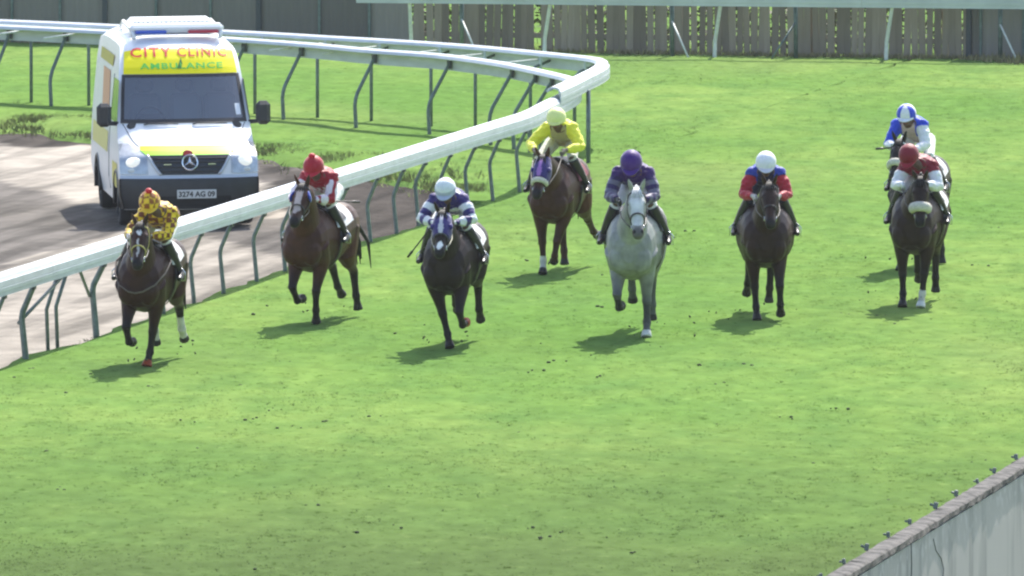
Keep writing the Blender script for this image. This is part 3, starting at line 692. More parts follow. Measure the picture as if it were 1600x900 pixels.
def ambulance():
    base = ground(290, 351, DIRT_Z)                      # between the front wheels
    van = thing('ambulance', 'white high-roofed ambulance van with yellow front band and lit headlights on the sand track', 'ambulance', tuple(base))
    ray = math.atan2(base.x, base.y); phi = ray-R(4.6)    # direction its tail points
    van.rotation_euler = (R(0.6), 0, math.atan2(-math.cos(phi), -math.sin(phi)))
    AX = .93                                              # front axle behind the bumper
    M_w = mat('van_white', (.80, .81, .82), .38, coat=.15, noise=.03, nscale=2)
    M_blk = mat('bumper_plastic', (.022, .024, .028), .45, noise=.2, nscale=8)
    M_gls = bpy.data.materials.new('windscreen_glass'); M_gls.use_nodes = True; nt = M_gls.node_tree
    tr = node(nt, 'ShaderNodeBsdfTransparent'); tr.inputs[0].default_value = (.62, .70, .72, 1)
    gl = node(nt, 'ShaderNodeBsdfGlossy'); gl.inputs['Roughness'].default_value = .03
    fr = node(nt, 'ShaderNodeFresnel'); fr.inputs[0].default_value = 1.55; ms = node(nt, 'ShaderNodeMixShader')
    fa = node(nt, 'ShaderNodeMath', operation='MULTIPLY_ADD'); fa.inputs[1].default_value = 1.0; fa.inputs[2].default_value = .22
    nt.links.new(fr.outputs[0], fa.inputs[0])
    nt.links.new(fa.outputs[0], ms.inputs[0]); nt.links.new(tr.outputs[0], ms.inputs[1]); nt.links.new(gl.outputs[0], ms.inputs[2]); nt.links.new(ms.outputs[0], nt.nodes['Material Output'].inputs[0])
    M_rub = mat('tyre', (.018, .018, .02), .8); M_rim = mat('rim', (.35, .36, .38), .4, metal=.7)
    M_chr = mat('chrome', (.75, .77, .80), .18, metal=1.); M_dk = mat('cab_dark', (.035, .037, .04), .7); M_seat = mat('seat_grey', (.22, .24, .25), .8); M_cab = mat('cab_grey', (.55, .57, .57), .8)
    M_yel = mat('yellow_film', lin(250, 236, 20), .5, spec=.2); M_lime = mat('lime_film', lin(160, 235, 10), .5, spec=.2)
    M_red = mat('red_letter', lin(214, 40, 30), .4); M_grn = mat('green_letter', lin(95, 205, 75), .4); M_dgr = mat('dark_green', lin(20, 120, 40), .4)
    M_org = mat('orange_letter', lin(205, 150, 110), .5)
    # rows of the outer skin along the middle: x, z, half width, sweep back at the edges, drop at the edges
    rows = [(-.03, .28, .93, .20, 0), (0, .45, .965, .20, 0), (0, .60, .985, .20, 0), (-.01, .70, .985, .20, 0), (-.03, .76, .985, .20, 0), (-.05, .86, .985, .20, 0), (-.08, .96, .985, .20, 0), (-.12, 1.03, .98, .22, .01),
            (-.22, 1.09, .975, .24, .025), (-.38, 1.165, .97, .24, .03), (-.55, 1.24, .965, .22, .03), (-.72, 1.325, .96, .19, .02), (-.86, 1.41, .955, .17, .01), (-.92, 1.46, .95, .16, .0),
            (-1.06, 1.635, .932, .16, 0), (-1.20, 1.81, .914, .16, 0), (-1.34, 1.985, .895, .16, 0), (-1.44, 2.11, .88, .16, .0),
            (-1.52, 2.21, .868, .16, .01), (-1.62, 2.32, .855, .17, .02), (-1.74, 2.43, .84, .17, .05), (-1.88, 2.52, .825, .16, .08), (-2.08, 2.585, .81, .14, .11), (-2.35, 2.62, .80, .10, .13),
            (-2.7, 2.635, .80, .05, .14), (-3.4, 2.645, .80, 0, .14), (-4.4, 2.645, .80, 0, .14), (-5.3, 2.63, .80, 0, .14), (-5.7, 2.60, .80, 0, .14), (-5.82, 2.50, .82, 0, .05)]
    A = np.array(rows)
    def P(r, yf, off=0.):
        def raw(r, yf):
            r = min(max(r, 0), len(rows)-1); x, z, w, pl, cr = [float(np.interp(r, np.arange(len(rows)), A[:, k])) for k in range(5)]
            a = abs(yf); return Vector((x-pl*a**3.0, w*yf, z-cr*a**6))
        p = raw(r, yf)
        if off:
            e = .02; n = (raw(r+e, yf)-raw(r-e, yf)).cross(raw(r, yf+e)-raw(r, yf-e)).normalized()
            if n.x < 0 and n.z < .2 or n.z < -.5: n = -n
            if n.dot(Vector((1, 0, 1))) < 0: n = -n
            p = p+n*off
        return p
    zrow = lambda z: float(np.interp(z, A[:24, 1], np.arange(24)))
    def row_at_z(z): return zrow(z)
    YF = np.sin(np.linspace(-math.pi/2, math.pi/2, 29)); YF = np.sign(YF)*np.abs(YF)**.9
    RW = np.concatenate([np.arange(0, 13, .5), [13.0], np.arange(13.5, 17, .5), [17.0], np.arange(17.5, len(rows)-.9, .5)])
    glass_r = (13.0, 17.0); glass_y = .93
    body = MB(); nv = len(YF); V = [P(r, y) for r in RW for y in YF]; F = []
    for i in range(len(RW)-1):
        for j in range(nv-1):
            rm, ym = (RW[i]+RW[i+1])/2, (YF[j]+YF[j+1])/2
            if glass_r[0] < rm < glass_r[1] and abs(ym) < glass_y: continue
            F.append((i*nv+j, i*nv+j+1, (i+1)*nv+j+1, (i+1)*nv+j))
    body.add(V, F)
    # side skins
    zs_w = np.array([.28, .6, 1.0, 1.4, 2.12, 2.36, 2.6]); ws = np.array([.93, .985, .98, .955, .88, .85, .81])
    axles = (-AX, -AX-3.66)
    for s in (-1, 1):
        cols = []; nz = 16
        fz = [P(r, s) for r in RW if r <= 7.0]
        fzz = np.array([p.z for p in fz]); top = fz[-1]
        zz = np.linspace(top.z, .30, nz)
        cols.append([Vector((float(np.interp(z, fzz, [p.x for p in fz])), float(np.interp(z, fzz, [p.y for p in fz])), z)) for z in zz])
        edge = [P(r, s) for r in RW if r >= 7.0]
        ex = np.array([-p.x for p in edge]); o = np.argsort(ex); ez = np.array([p.z for p in edge])[o]; ey = np.array([p.y for p in edge])[o]; ex = ex[o]
        xs = np.concatenate([np.arange(-cols[0][0].x+.05, 5.86, .07), [5.86]])
        for x in xs:
            zt = float(np.interp(x, ex, ez)); yt = float(np.interp(x, ex, ey)); wt = float(np.interp(zt, zs_w, ws)); col = []
            for z in np.linspace(zt, .30, nz):
                w = float(np.interp(z, zs_w, ws)); col.append(Vector((-x, s*(w+(abs(yt)-wt)*max(0, 1-(zt-z)/.3)), z)))
            cols.append(col)
        V = [p for c in cols for p in c]; F = []
        for i in range(len(cols)-1):
            for j in range(nz-1):
                c = (cols[i][j]+cols[i+1][j+1])/2
                if any((c.x-a)**2+(c.z-.36)**2 < .43**2 for a in axles): continue
                # side windows of the doors
                F.append((i*nz+j, i*nz+j+1, (i+1)*nz+j+1, (i+1)*nz+j))
        body.add(V, F)
    rear = [Vector((-5.86, y, z)) for y, z in [(-.93, .30), (-.985, .6), (-.98, 1.), (-.955, 1.4), (-.88, 2.12), (-.82, 2.45), (.82, 2.45), (.88, 2.12), (.955, 1.4), (.98, 1.), (.985, .6), (.93, .30)]]
    body.add(rear, [tuple(range(len(rear)))])
    bo = body.build('body', M_w, van, True)
    # move everything so that the origin is under the front axle
    def fin(mb, name, m, parent=van, smooth=True):
        o = mb.build(name, m, parent, smooth); return o
    def patch(name, m, r0, r1, y0, y1, off, nu=8, nvv=16, parent=van, lim=None):
        mb = MB()
        def fn(u, v):
            r = r0+(r1-r0)*u; a, b = (y0, y1) if lim is None else lim(u); return P(r, a+(b-a)*v, off)
        mb.grid(fn, nu, nvv); return fin(mb, name, m, parent)
    # underbody
    mb = MB(); mb.box((-2.95, 0, .40), (5.5, 1.78, .28), None, .03); fin(mb, 'underbody', M_dk, smooth=False)
    # windscreen with its black surround
    ws_o = patch('windscreen', M_gls, 13.0, 17.0, -.935, .935, .004, 10, 20)
    mb = MB()
    for (ra, rb, ya, yb) in ((12.9, 13.28, -.95, .95), (16.78, 17.08, -.95, .95), (13.0, 17.0, -.95, -.90), (13.0, 17.0, .90, .95)):
        mb.grid(lambda u, v: P(ra+(rb-ra)*u, ya+(yb-ya)*v, .009), 8, 16)
    fin(mb, 'windscreen_seal', M_blk, ws_o)
    mb = MB(); mb.grid(lambda u, v: P(13.5+.9*u, .80+.075*v, .011), 3, 3); fin(mb, 'licence_disc', M_w, ws_o)
    for s in (-1, 1):
        mb = MB(); y0 = -.55 if s < 0 else .18
        mb.tube([P(12.45, y0-.06, .012), P(12.62, y0+.02, .022), P(12.60, y0+.24, .02), P(12.5, y0+.46, .018)], [.010, .012, .010, .006], 6); fin(mb, 'wiper', M_blk)
    for s in (-1, 1):      # bonnet shut lines
        mb = MB(); mb.tube([P(r, s*(.70+.22*((r-8.9)/3.9)**.7), .001) for r in np.linspace(8.95, 12.8, 10)], .006, 5); fin(mb, 'bonnet_seam', M_dk)
        mb = MB(); mb.tube([Vector((-2.32, s*(float(np.interp(z, zs_w, ws))+.001), z)) for z in np.linspace(.45, 2.1, 10)], .007, 5); fin(mb, 'door_seam', M_dk)
    # cab interior
    mb = MB(); mb.box((-2.35, 0, 1.55), (.06, 1.66, 1.3)); fin(mb, 'partition', M_cab, smooth=False)
    mb = MB(); mb.box((-1.16, 0, 1.36), (.5, 1.72, .22), None, .08); mb.box((-1.3, -.45, 1.50), (.25, .40, .14), None, .05); fin(mb, 'dashboard', M_dk, smooth=False)
    for y in (-.48, .10, .60):
        mb = MB(); mb.box((-2.0, y, 1.45), (.16, .46, .75), Matrix.Rotation(R(-12), 3, 'Y'), .06); mb.box((-2.09, y, 1.93), (.12, .26, .2), None, .05); fin(mb, 'seat', M_seat, smooth=False)
    mb = MB(); mb.box((-2.5, 0, 2.17), (1.4, 1.5, .03)); fin(mb, 'headlining', M_cab, smooth=False)
    mb = MB(); mb.tube([Vector((-1.46+.19*math.sin(a)*.5, -.46+.2*math.cos(a), 1.47+.19*math.sin(a))) for a in np.linspace(0, 2*math.pi, 20)], .016, 6); fin(mb, 'steering_wheel', M_blk)
    # front: bumper, trim, grille, star, lamps, plate
    bp = patch('bumper', M_blk, 0.05, 3.35, -1.0, 1.0, .012, 10, 28)
    for s in (-1, 1):
        mb = MB(); mb.grid(lambda u, v: Vector((-.17-.5*u*(1-.0*v), s*(.945+.05*min(1, v*2)), .30+.42*v-.04*u)), 6, 6); fin(mb, 'bumper_end', M_blk, bp)
    mb = MB(); mb.grid(lambda u, v: P(.25+.9*u, -.60+1.2*v, .02), 4, 12); fin(mb, 'air_intake', mat('intake_black', (.008, .009, .01), .8), bp)
    patch('bumper_trim', mat('silver_paint', (.52, .55, .60), .3, metal=.4), 3.35, 4.05, -.99, .99, .014, 4, 28)
    gr = patch('grille', mat('grille_black', (.02, .024, .032), .4), 4.15, 7.12, 0, 0, .014, 10, 16, lim=lambda u: (-.40-.19*u**.8, .40+.19*u**.8))
    for rr in (4.6, 5.2, 5.9, 6.5):
        wdt = .40+.19*((rr-4.15)/2.97)**.8-.03; mb = MB(); mb.tube([P(rr, -wdt+2*wdt*k/12, .022) for k in range(13)], .012, 6); fin(mb, 'grille_bar', M_dk, gr)
    for s in (-1, 1):
        mb = MB(); mb.box(P(5.55, .32*s, .03), (.02, .11, .016)); fin(mb, 'grille_badge', M_chr, gr, False)
    for s in (-1, 1):      # pale frames either side of the grille
        mb = MB(); mb.tube([P(4.15+2.97*k/8, s*(.415+.19*(k/8)**.8), .02) for k in range(9)], .02, 6); fin(mb, 'grille_surround', mat('silver_trim', (.55, .58, .62), .3, metal=.3), gr)
    em = thing_part = MB(); c = P(5.75, 0, .06); nrm = Vector((1, 0, .25)).normalized(); up = (Vector((0, 0, 1))-nrm*nrm.z).normalized(); rt = Vector((0, 1, 0))
    em.tube([c+(rt*math.cos(a)+up*math.sin(a))*.108 for a in np.linspace(0, 2*math.pi, 33)], .013, 8)
    for k in range(3):
        a = math.pi/2+2*math.pi*k/3; tip = c+(rt*math.cos(a)+up*math.sin(a))*.10; sd = (rt*-math.sin(a)+up*math.cos(a))*.026
        em.add([c+nrm*.022, c+sd, tip, c-sd, c-nrm*.01], [(0, 1, 2), (0, 2, 3), (4, 2, 1), (4, 3, 2)])
    fin(em, 'star_emblem', M_chr, gr, False)
    mb = MB(); mb.ball(P(7.3, -.02, .02), (.03, .075, .06), 12, 8); fin(mb, 'bonnet_badge', mat('badge_red', lin(190, 50, 40), .5))
    M_lens = bpy.data.materials.new('lamp_glass'); M_lens.use_nodes = True; nt = M_lens.node_tree; tr = node(nt, 'ShaderNodeBsdfTransparent'); tr.inputs[0].default_value = (.92, .94, .95, 1)
    gl = node(nt, 'ShaderNodeBsdfGlossy'); gl.inputs['Roughness'].default_value = .05; ms = node(nt, 'ShaderNodeMixShader'); ms.inputs[0].default_value = .14
    nt.links.new(tr.outputs[0], ms.inputs[1]); nt.links.new(gl.outputs[0], ms.inputs[2]); nt.links.new(ms.outputs[0], nt.nodes['Material Output'].inputs[0])
    M_lit = bpy.data.materials.new('lamp_lit'); M_lit.use_nodes = True; b = M_lit.node_tree.nodes['Principled BSDF']; b.inputs['Base Color'].default_value = (.9, .9, .85, 1); b.inputs['Emission Color'].default_value = (1, .95, .82, 1); b.inputs['Emission Strength'].default_value = .3
    M_refl = mat('reflector', (.50, .52, .55), .35, metal=.6, noise=.2, nscale=14)
    for s in (-1, 1):
        def lamp(off, shrink=0.):
            def fn(u, v):
                r = 4.25+(9.6-4.25)*u; inner = .60+.02*u+.30*max(0, u-.45)**1.3/.55; outer = .995-.0*u; a = inner+shrink*.02; b_ = outer-shrink*.01
                return P(r, s*(a+(b_-a)*v), off)
            return fn
        mb = MB(); mb.grid(lamp(.008), 12, 8); hl = fin(mb, 'headlight', M_refl)
        mb = MB(); cc = P(5.9, s*.80, .004); mb.ball(cc, (.05, .115, .075), 16, 10); fin(mb, 'lamp', M_lit, hl)
        mb = MB(); cc = P(4.75, s*.83, .004); mb.ball(cc, (.03, .06, .03), 12, 8); fin(mb, 'indicator', mat('indicator_clear', (.8, .78, .7), .2), hl)
        mb = MB(); mb.grid(lamp(.055, 1), 12, 8); fin(mb, 'lens', M_lens, hl)
    # plate
    mb = MB(); pc = P(1.35, .09, .035); mb.box(pc, (.012, .56, .125), None, .004); pl = fin(mb, 'number_plate', mat('plate', (.62, .62, .60), .4), van, False)
    Vt, Ft = text_mesh('3274 AG 09', .105, 1.0, .004); mb = MB(); mb.add([pc+Vector((.0075, v.x, v.y-.036)) for v in Vt], Ft); fin(mb, 'plate_number', mat('plate_black', (.05, .05, .05), .5), pl, False)
    # livery: yellow band over the windscreen with the lettering, lime band over the grille
    r0, r1 = 17.12, row_at_z(2.46)
    bnd = patch('yellow_band', M_yel, r0, r1, -.925, .925, .014, 20, 24)
    def lettering(txt, zc, size, wide, m, bold, spacing=1.0, y0=0., name='lettering'):
        Vt, Ft = text_mesh(txt, size, wide, bold, spacing); mb = MB(); r_c = row_at_z(zc)
        def mp(v):
            z = zc+v.y*.88; r = row_at_z(z); w = float(np.interp(r, np.arange(len(rows)), A[:, 2])); return P(r, (v.x+y0)/w, .020)
        mb.add([mp(v) for v in Vt], Ft); return fin(mb, name, m, bnd, False)
    lettering('CITY', 2.355, .20, 1.16, M_red, .004, 1.2, -.41)
    lettering('CLINIC', 2.355, .20, .98, M_red, .003, 1.2, .325)
    lettering('AMBULANCE', 2.19, .125, 1.45, M_grn, .003, 1.15, .02)
    mb = MB(); q = lambda y, z: P(row_at_z(z), y/.86, .021)
    mb.add([q(-.05, 2.19), q(.01, 2.19), q(.03, 2.26), q(.015, 2.34), q(-.01, 2.28)], [(0, 1, 2, 3, 4)]); fin(mb, 'green_mark', M_dgr, bnd, False)
    patch('lime_band', M_lime, 7.16, 8.25, -.62, .62, .014, 6, 20, lim=lambda u: (-.61-.09*u, .61+.09*u))
    patch('yellow_stripe', M_yel, 8.25, 8.95, -.70, .70, .014, 4, 20)
    # side: windows, doors, livery blocks
    for s in (-1, 1):
        def side(x, z, off=.006): return Vector((-x, s*(float(np.interp(z, zs_w, ws))+off), z))
        mb = MB(); mb.grid(lambda u, v: side(1.38+.0*u+(.35*(1-v))*(-1)+u*(2.25-1.38+.35*(1-v)) + .0, 1.45+.60*v), 8, 6); fin(mb, 'side_window', mat('side_glass', (.05, .06, .07), .08), smooth=True)
        mb = MB(); mb.grid(lambda u, v: side(2.6+2.9*u, .95+.30*v), 10, 4); fin(mb, 'side_stripe', mat('side_yellow', lin(214, 208, 120), .5))
        mb = MB(); mb.grid(lambda u, v: side(2.55+1.3*u+.5*v, 1.35+.75*v, .008), 8, 6); fin(mb, 'side_graphic', M_org)
        mb = MB(); mb.grid(lambda u, v: side(2.7+2.4*u, 2.18+.16*v, .008), 8, 3); fin(mb, 'side_band', mat('side_olive', lin(170, 160, 40), .4))
        mb = MB(); mb.grid(lambda u, v: side(.75+.9*u, .55+.35*v, .007), 6, 3); fin(mb, 'door_panel', mat('door_yellow', lin(215, 205, 80), .4))
        # mirrors
        mb = MB(); mb.box((-1.05, s*1.14, 1.58), (.14, .21, .34), None, .055); mr_ = fin(mb, 'mirror', M_blk, smooth=False)
        mb = MB(); mb.tube([(-1.10, s*.93, 1.45), (-1.08, s*1.08, 1.46), (-1.06, s*1.1, 1.5)], .032, 8); fin(mb, 'mirror_arm', M_blk, mr_)
        for a in axles:
            prof = [(.0, .02), (.19, .02), (.20, .0), (.235, .0), (.24, .03), (.33, .02), (.355, -.02), (.36, -.11), (.355, -.20), (.33, -.235), (.0, -.235)]
            mb = MB(); rs = []
            for rr, yy in prof[3:10]: rs.append([Vector((a+rr*math.cos(t), s*(.93+yy), .36+rr*math.sin(t))) for t in np.linspace(0, 2*math.pi, 29)[:-1]])
            mb.rings(rs, False); w_ = fin(mb, 'wheel', M_rub)
            mb = MB(); rs = [[Vector((a+rr*math.cos(t), s*(.93+yy), .36+rr*math.sin(t))) for t in np.linspace(0, 2*math.pi, 29)[:-1]] for rr, yy in ((.02, -.02), (.10, -.03), (.18, -.06), (.225, .0), (.24, .005))]
            mb.rings(rs, True); fin(mb, 'rim', M_rim, w_)
            mb = MB(); mb.tube([Vector((a+.435*math.cos(t), s*.975, .36+.435*math.sin(t))) for t in np.linspace(-.15, math.pi+.15, 20)], .03, 6); fin(mb, 'wheel_arch', M_blk)
            mb = MB(); mb.box((a, s*.72, .48), (.95, .3, .5)); fin(mb, 'wheel_well', M_dk, smooth=False)
    # roof light bar and roof vent unit
    mb = MB(); mb.box((-2.25, 0, 2.745), (.34, 1.36, .12), None, .045); lb = fin(mb, 'light_bar', mat('bar_white', (.82, .83, .85), .35), smooth=False)
    for y0, y1, c in ((-.60, -.15, lin(56, 92, 196)), (.16, .60, lin(190, 50, 74))):
        mb = MB(); mb.box((-2.15, (y0+y1)/2, 2.695), (.2, y1-y0, .05), None, .015); fin(mb, 'lamp_lens', mat('lens_colour', c, .15, coat=.6), lb, False)
    mb = MB(); mb.box((-3.2, 0, 2.74), (1.1, 1.2, .18), None, .05); vt = fin(mb, 'roof_vent', mat('vent_white', (.8, .81, .82), .4), smooth=False)
    for k in range(16):
        mb = MB(); mb.box((-2.68, -.5+k*.066, 2.765), (.06, .02, .11)); fin(mb, 'vent_slat', M_cab, vt, False)
    for y in (-.62, .62):
        mb = MB(); mb.tube([(-2.05, y, 2.60), (-2.1, y*1.02, 2.70), (-3.9, y*1.02, 2.76), (-4.6, y, 2.64)], .03, 8); fin(mb, 'roof_rail', M_w)
    for o in van.children:
        o.location.x += AX
    return van
ambulance()
# ================================================================ HORSES
X, Y, Z = Vector((1, 0, 0)), Vector((0, 1, 0)), Vector((0, 0, 1))
M_coat = mat('horse_coat', attr='Col', rough=.45, spec=.17, noise=.25, nscale=7, bump=.2, bscale=70)
M_hair = mat('horse_hair', attr='Col', rough=.6, spec=.3, noise=.3, nscale=30)
M_cloth = mat('silk_cloth', attr='Col', rough=.55, spec=.35, noise=.06, nscale=25, bump=.5, bscale=22, sheen=.25)
M_skin = mat('skin', attr='Col', rough=.5, spec=.4, noise=.08, nscale=40)
M_leather = mat('dark_leather', (.022, .018, .016), .45, noise=.2, nscale=30)
M_wht_cloth = mat('white_cloth', (.78, .78, .76), .8, noise=.08, nscale=30, bump=.4, bscale=60)
M_fleece = mat('sheepskin', (.70, .66, .56), .95, noise=.22, nscale=60, bump=1.0, bscale=110)
M_eye = mat('eye', (.01, .008, .007), .1)
M_metal = mat('stirrup_steel', (.6, .62, .64), .25, metal=1.)
TRUNK = [(x, z, w*1.16, h) for x, z, w, h in [(-1.21, 1.30, .09, .13), (-1.15, 1.285, .19, .225), (-1.02, 1.275, .26, .30), (-.82, 1.28, .285, .315), (-.60, 1.25, .285, .32), (-.35, 1.215, .30, .33), (-.10, 1.205, .295, .36), (.08, 1.22, .265, .395), (.25, 1.22, .25, .345), (.40, 1.20, .225, .27), (.50, 1.19, .16, .18), (.55, 1.19, .07, .09)]]
DEEP = .055
HEAD = [(t, o, w*1.13, h*1.05) for t, o, w, h in [(-.05, -.02, .055, .06), (.0, -.02, .075, .085), (.07, -.028, .088, .108), (.15, -.04, .100, .130), (.22, -.048, .098, .135), (.29, -.046, .084, .118), (.37, -.034, .066, .088), (.45, -.022, .057, .066), (.53, -.018, .062, .062), (.585, -.022, .060, .058), (.62, -.028, .044, .042), (.632, -.03, .02, .02)]]
LEG = .92
def rotY(a): return Vector((math.sin(a), 0, -math.cos(a)))     # 0 = straight down, positive = forward
def leg_points(kind, s, angs, lat):
    a = [R(x) for x in angs]; L = R(lat)*s
    def seg(ang, ln):
        d = rotY(ang); d = Vector((d.x, math.sin(L), d.z*math.cos(L))); return d.normalized()*ln*LEG
    if kind == 'f':
        el = Vector((.14, s*.165, .93)); kn = el+seg(a[0], .43); fe = kn+seg(a[1], .275); co = fe+seg(a[2], .115); ho = co+seg(a[2]+R(4), .085)
        return [Vector((.30, s*.16, 1.16)), el, kn, fe, co, ho]
    hp = Vector((-.86, s*.13, 1.24)); st = hp+seg(a[0], .36); hk = st+seg(a[1], .44); fe = hk+seg(a[2], .35); co = fe+seg(a[3], .12); ho = co+seg(a[3]+R(4), .085)
    st.y += s*.04
    return [hp, st, hk, fe, co, ho]
def hoof_dir(pts): return (pts[-1]-pts[-2]).normalized()
def horse_mesh(sp):
    mb = MB(); n = 20
    mb.ell_loft([((x, 0, z), Y, Z, w*sp.get('girth', 1), h, h+DEEP) for x, z, w, h in TRUNK], n, 2.25)
    for s in (-1, 1):      # shoulders, chest muscles, haunches
        mb.ball((.20, s*.15, 1.18), (.22, .13, .27), 14, 10, Matrix.Rotation(R(20), 3, 'Y'))
        mb.ball((.42, s*.12, 1.08), (.13, .14, .18), 12, 8)
        mb.ball((-.86, s*.15, 1.22), (.27, .15, .29), 14, 10)
        mb.ball((-1.03, s*.12, 1.10), (.12, .10, .22), 12, 8)
    mb.ball((.02, 0, 1.53), (.22, .07, .09), 12, 8)                  # withers
    # neck
    poll = Vector(sp['poll']); yaw, pit = R(sp.get('hyaw', 0)), R(sp['hpitch'])
    hd = Vector((math.cos(pit)*math.cos(yaw), math.cos(pit)*math.sin(yaw), -math.sin(pit))); hs = Vector((-math.sin(yaw), math.cos(yaw), 0)); hu = hd.cross(hs)*-1
    if hu.z < 0: hu = -hu
    n0 = Vector((.20, 0, 1.27)); n3 = poll-hu*.055-hd*.0
    c1 = n0+Vector((.20, 0, .20)); c2 = n3+Vector((-.22, -.3*poll.y*.5, -.10))
    secs = []; crest = []
    for k in range(9):
        t = k/8; p = n0*(1-t)**3+c1*3*t*(1-t)**2+c2*3*t*t*(1-t)+n3*t**3
        d = ((c1-n0)*3*(1-t)**2+(c2-c1)*6*t*(1-t)+(n3-c2)*3*t*t).normalized()
        sd = (hs*t+Y*(1-t)).normalized(); upv = d.cross(sd); upv = -upv if upv.z < 0 else upv
        hw = float(np.interp(t, [0, .3, .6, .85, 1], [.225, .175, .132, .105, .088])); hh = float(np.interp(t, [0, .3, .6, .85, 1], [.33, .26, .195, .14, .11]))
        secs.append((p, sd, upv, hw, hh)); crest.append((p+upv*hh, upv, d, sd))
    mb.ell_loft(secs, n, 2.1)
    # head
    hp = lambda t, y, u: poll+hd*t+hs*y+hu*u
    mb.ell_loft([(hp(t, 0, off), hs, hu, w, h) for t, off, w, h in HEAD], n, 2.15)
    for s in (-1, 1):
        mb.ball(hp(.17, s*.055, -.085), (.085, .045, .085), 12, 8)   # jaw
        mb.ball(hp(.17, s*.085, .035), (.035, .022, .03), 10, 6)     # brow
        mb.ball(hp(.555, s*.045, .005), (.03, .022, .03), 8, 6)      # nostril rim
        back = -.35*sp.get('ears', .5); e0 = hp(-.015, s*.052, .05); ed = (hu*.72+hd*back+hs*s*.30+Z*.25).normalized()
        if sp.get('eardir'): ed = Vector(sp['eardir']); ed.y = ed.y+s*.45; ed.normalize()
        q = ed.cross(hs).normalized()
        mb.tube([e0-ed*.03, e0+ed*.03, e0+ed*.08, e0+ed*.13, e0+ed*.165], [.03, (.036, .026), (.034, .022), (.02, .014), .006], 8)
    # legs
    legs = {}
    for key in ('rf', 'lf', 'rh', 'lh'):
        s = 1 if key[0] == 'l' else -1; kind = key[1]; angs, lat = sp[key]; pts = leg_points(kind, s, angs, lat); legs[key] = pts
        def P(i, t): return pts[i]*(1-t)+pts[i+1]*t
        if kind == 'f':
            path = [pts[0], pts[1], P(1, .25), P(1, .55), P(1, .85), pts[2], P(2, .18), P(2, .5), P(2, .82), pts[3], P(3, .5), pts[4]]
            rad = [.16, (.13, .115), (.112, .098), (.084, .075), (.06, .058), (.064, .06), .049, .042, .043, .054, .043, .048]
        else:
            path = [pts[0], P(0, .6), pts[1], P(1, .3), P(1, .65), P(1, .9), pts[2], P(2, .15), P(2, .5), P(2, .82), pts[3], P(3, .5), pts[4]]
            rad = [.22, (.20, .17), (.17, .135), (.135, .10), (.085, .07), (.06, .06), (.074, .06), .056, .046, .046, .056, .044, .05]
        mb.tube(path, rad, 14, up=(0, 1, 0))
        if kind == 'h': mb.ball(pts[2]+Vector((-.03, 0, .03)), (.04, .03, .05), 8, 6)
        d = hoof_dir(pts); mb.tube([pts[4]-d*.005, pts[4]+d*.03, pts[5]], [.049, .058, .068], 14, up=(0, 1, 0))
    frame = dict(poll=poll, hd=hd, hs=hs, hu=hu, hp=hp, crest=crest, legs=legs, secs=secs)
    me = fuse(mb, .0125, 4, 'horse_body'); return me, frame
def paint_horse(me, fr, sp):
    V = coords(me); base = np.array(sp['coat']); C = np.tile(base, (len(V), 1))
    nz = vnoise(V, 3.1, 4)[:, None]; C = C*(.8+.4*nz)
    if sp.get('grey'):
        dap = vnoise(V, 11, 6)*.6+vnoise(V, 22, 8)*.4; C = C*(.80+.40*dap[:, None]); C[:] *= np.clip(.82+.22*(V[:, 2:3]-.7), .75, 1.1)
    # flanks and underside a warmer brown in bays
    if not sp.get('grey'):
        w = np.clip(1-np.abs(V[:, 2]-1.0)/.35, 0, 1)[:, None]*np.clip((-V[:, 0]-.2)*1.5, 0, 1)[:, None]; C = C*(1+.5*w*np.array([1., .8, .7]))
    for key, pts in fr['legs'].items():
        sk = sp.get('sock_'+key, 0); start = 2
        best = np.full(len(V), 9.); tt = np.zeros(len(V))
        for i in range(start-1, 5):
            a, b = np.array(pts[i]), np.array(pts[i+1]); ab = b-a; t = np.clip(((V-a)@ab)/(ab@ab), -.0, 1.1 if i == 4 else 1); d = np.linalg.norm(V-(a+t[:, None]*ab), axis=1)
            m = d < best; best = np.where(m, d, best); tt = np.where(m, i+t, tt)
        near = best < (.085)
        low = near & (tt > 1.55)
        f = np.clip((tt-1.55)/.5, 0, 1)[:, None]
        C = np.where(low[:, None], C*(1-f)+np.array(sp.get('points', (.016, .013, .012)))*f, C)
        if sk:
            m = low & (tt > 2+sk) & (tt < 4.05); C[m] = np.array(sp.get('sockcol', (.55, .52, .46)))*(.8+.4*vnoise(V[m], 14, 3)[:, None])
        m = near & (tt >= 4.02) & (best < .1); C[m] = np.array(sp.get('hoof_'+key, (.03, .027, .025)))
        bo = sp.get('boot_'+key)
        if bo is not None:
            m = near & (tt > 2.15) & (tt < 3.2); C[m] = np.array(bo)
    # head in its own axes
    D = V-np.array(fr['poll']); t = D@np.array(fr['hd']); y = D@np.array(fr['hs']); u = D@np.array(fr['hu']); inh = (t > -.06) & (np.abs(y) < .14) & (u > -.24) & (u < .12) & (t < .66)
    wob = (vnoise(V, 18, 9)-.5)*.03
    mz = np.clip((t-.47)/.08, 0, 1)*inh
    C = C*(1-mz[:, None])+np.array(sp.get('muzzle', (.018, .015, .015)))*mz[:, None]
    for (t0, t1, hw, col) in sp.get('marks', []):
        hwv = hw*np.clip(np.minimum(t-t0, t1-t)/.05, 0, 1)**.5; m = inh & (t > t0) & (t < t1) & (np.abs(y+wob) < hwv) & (u > -.03+.0*t); C[m] = col
    no = inh & (t > .54) & (t < .59) & (np.abs(np.abs(y)-.05) < .018) & (u > -.02) & (u < .035); C[no] = (.01, .008, .008)
    paint(me, C)
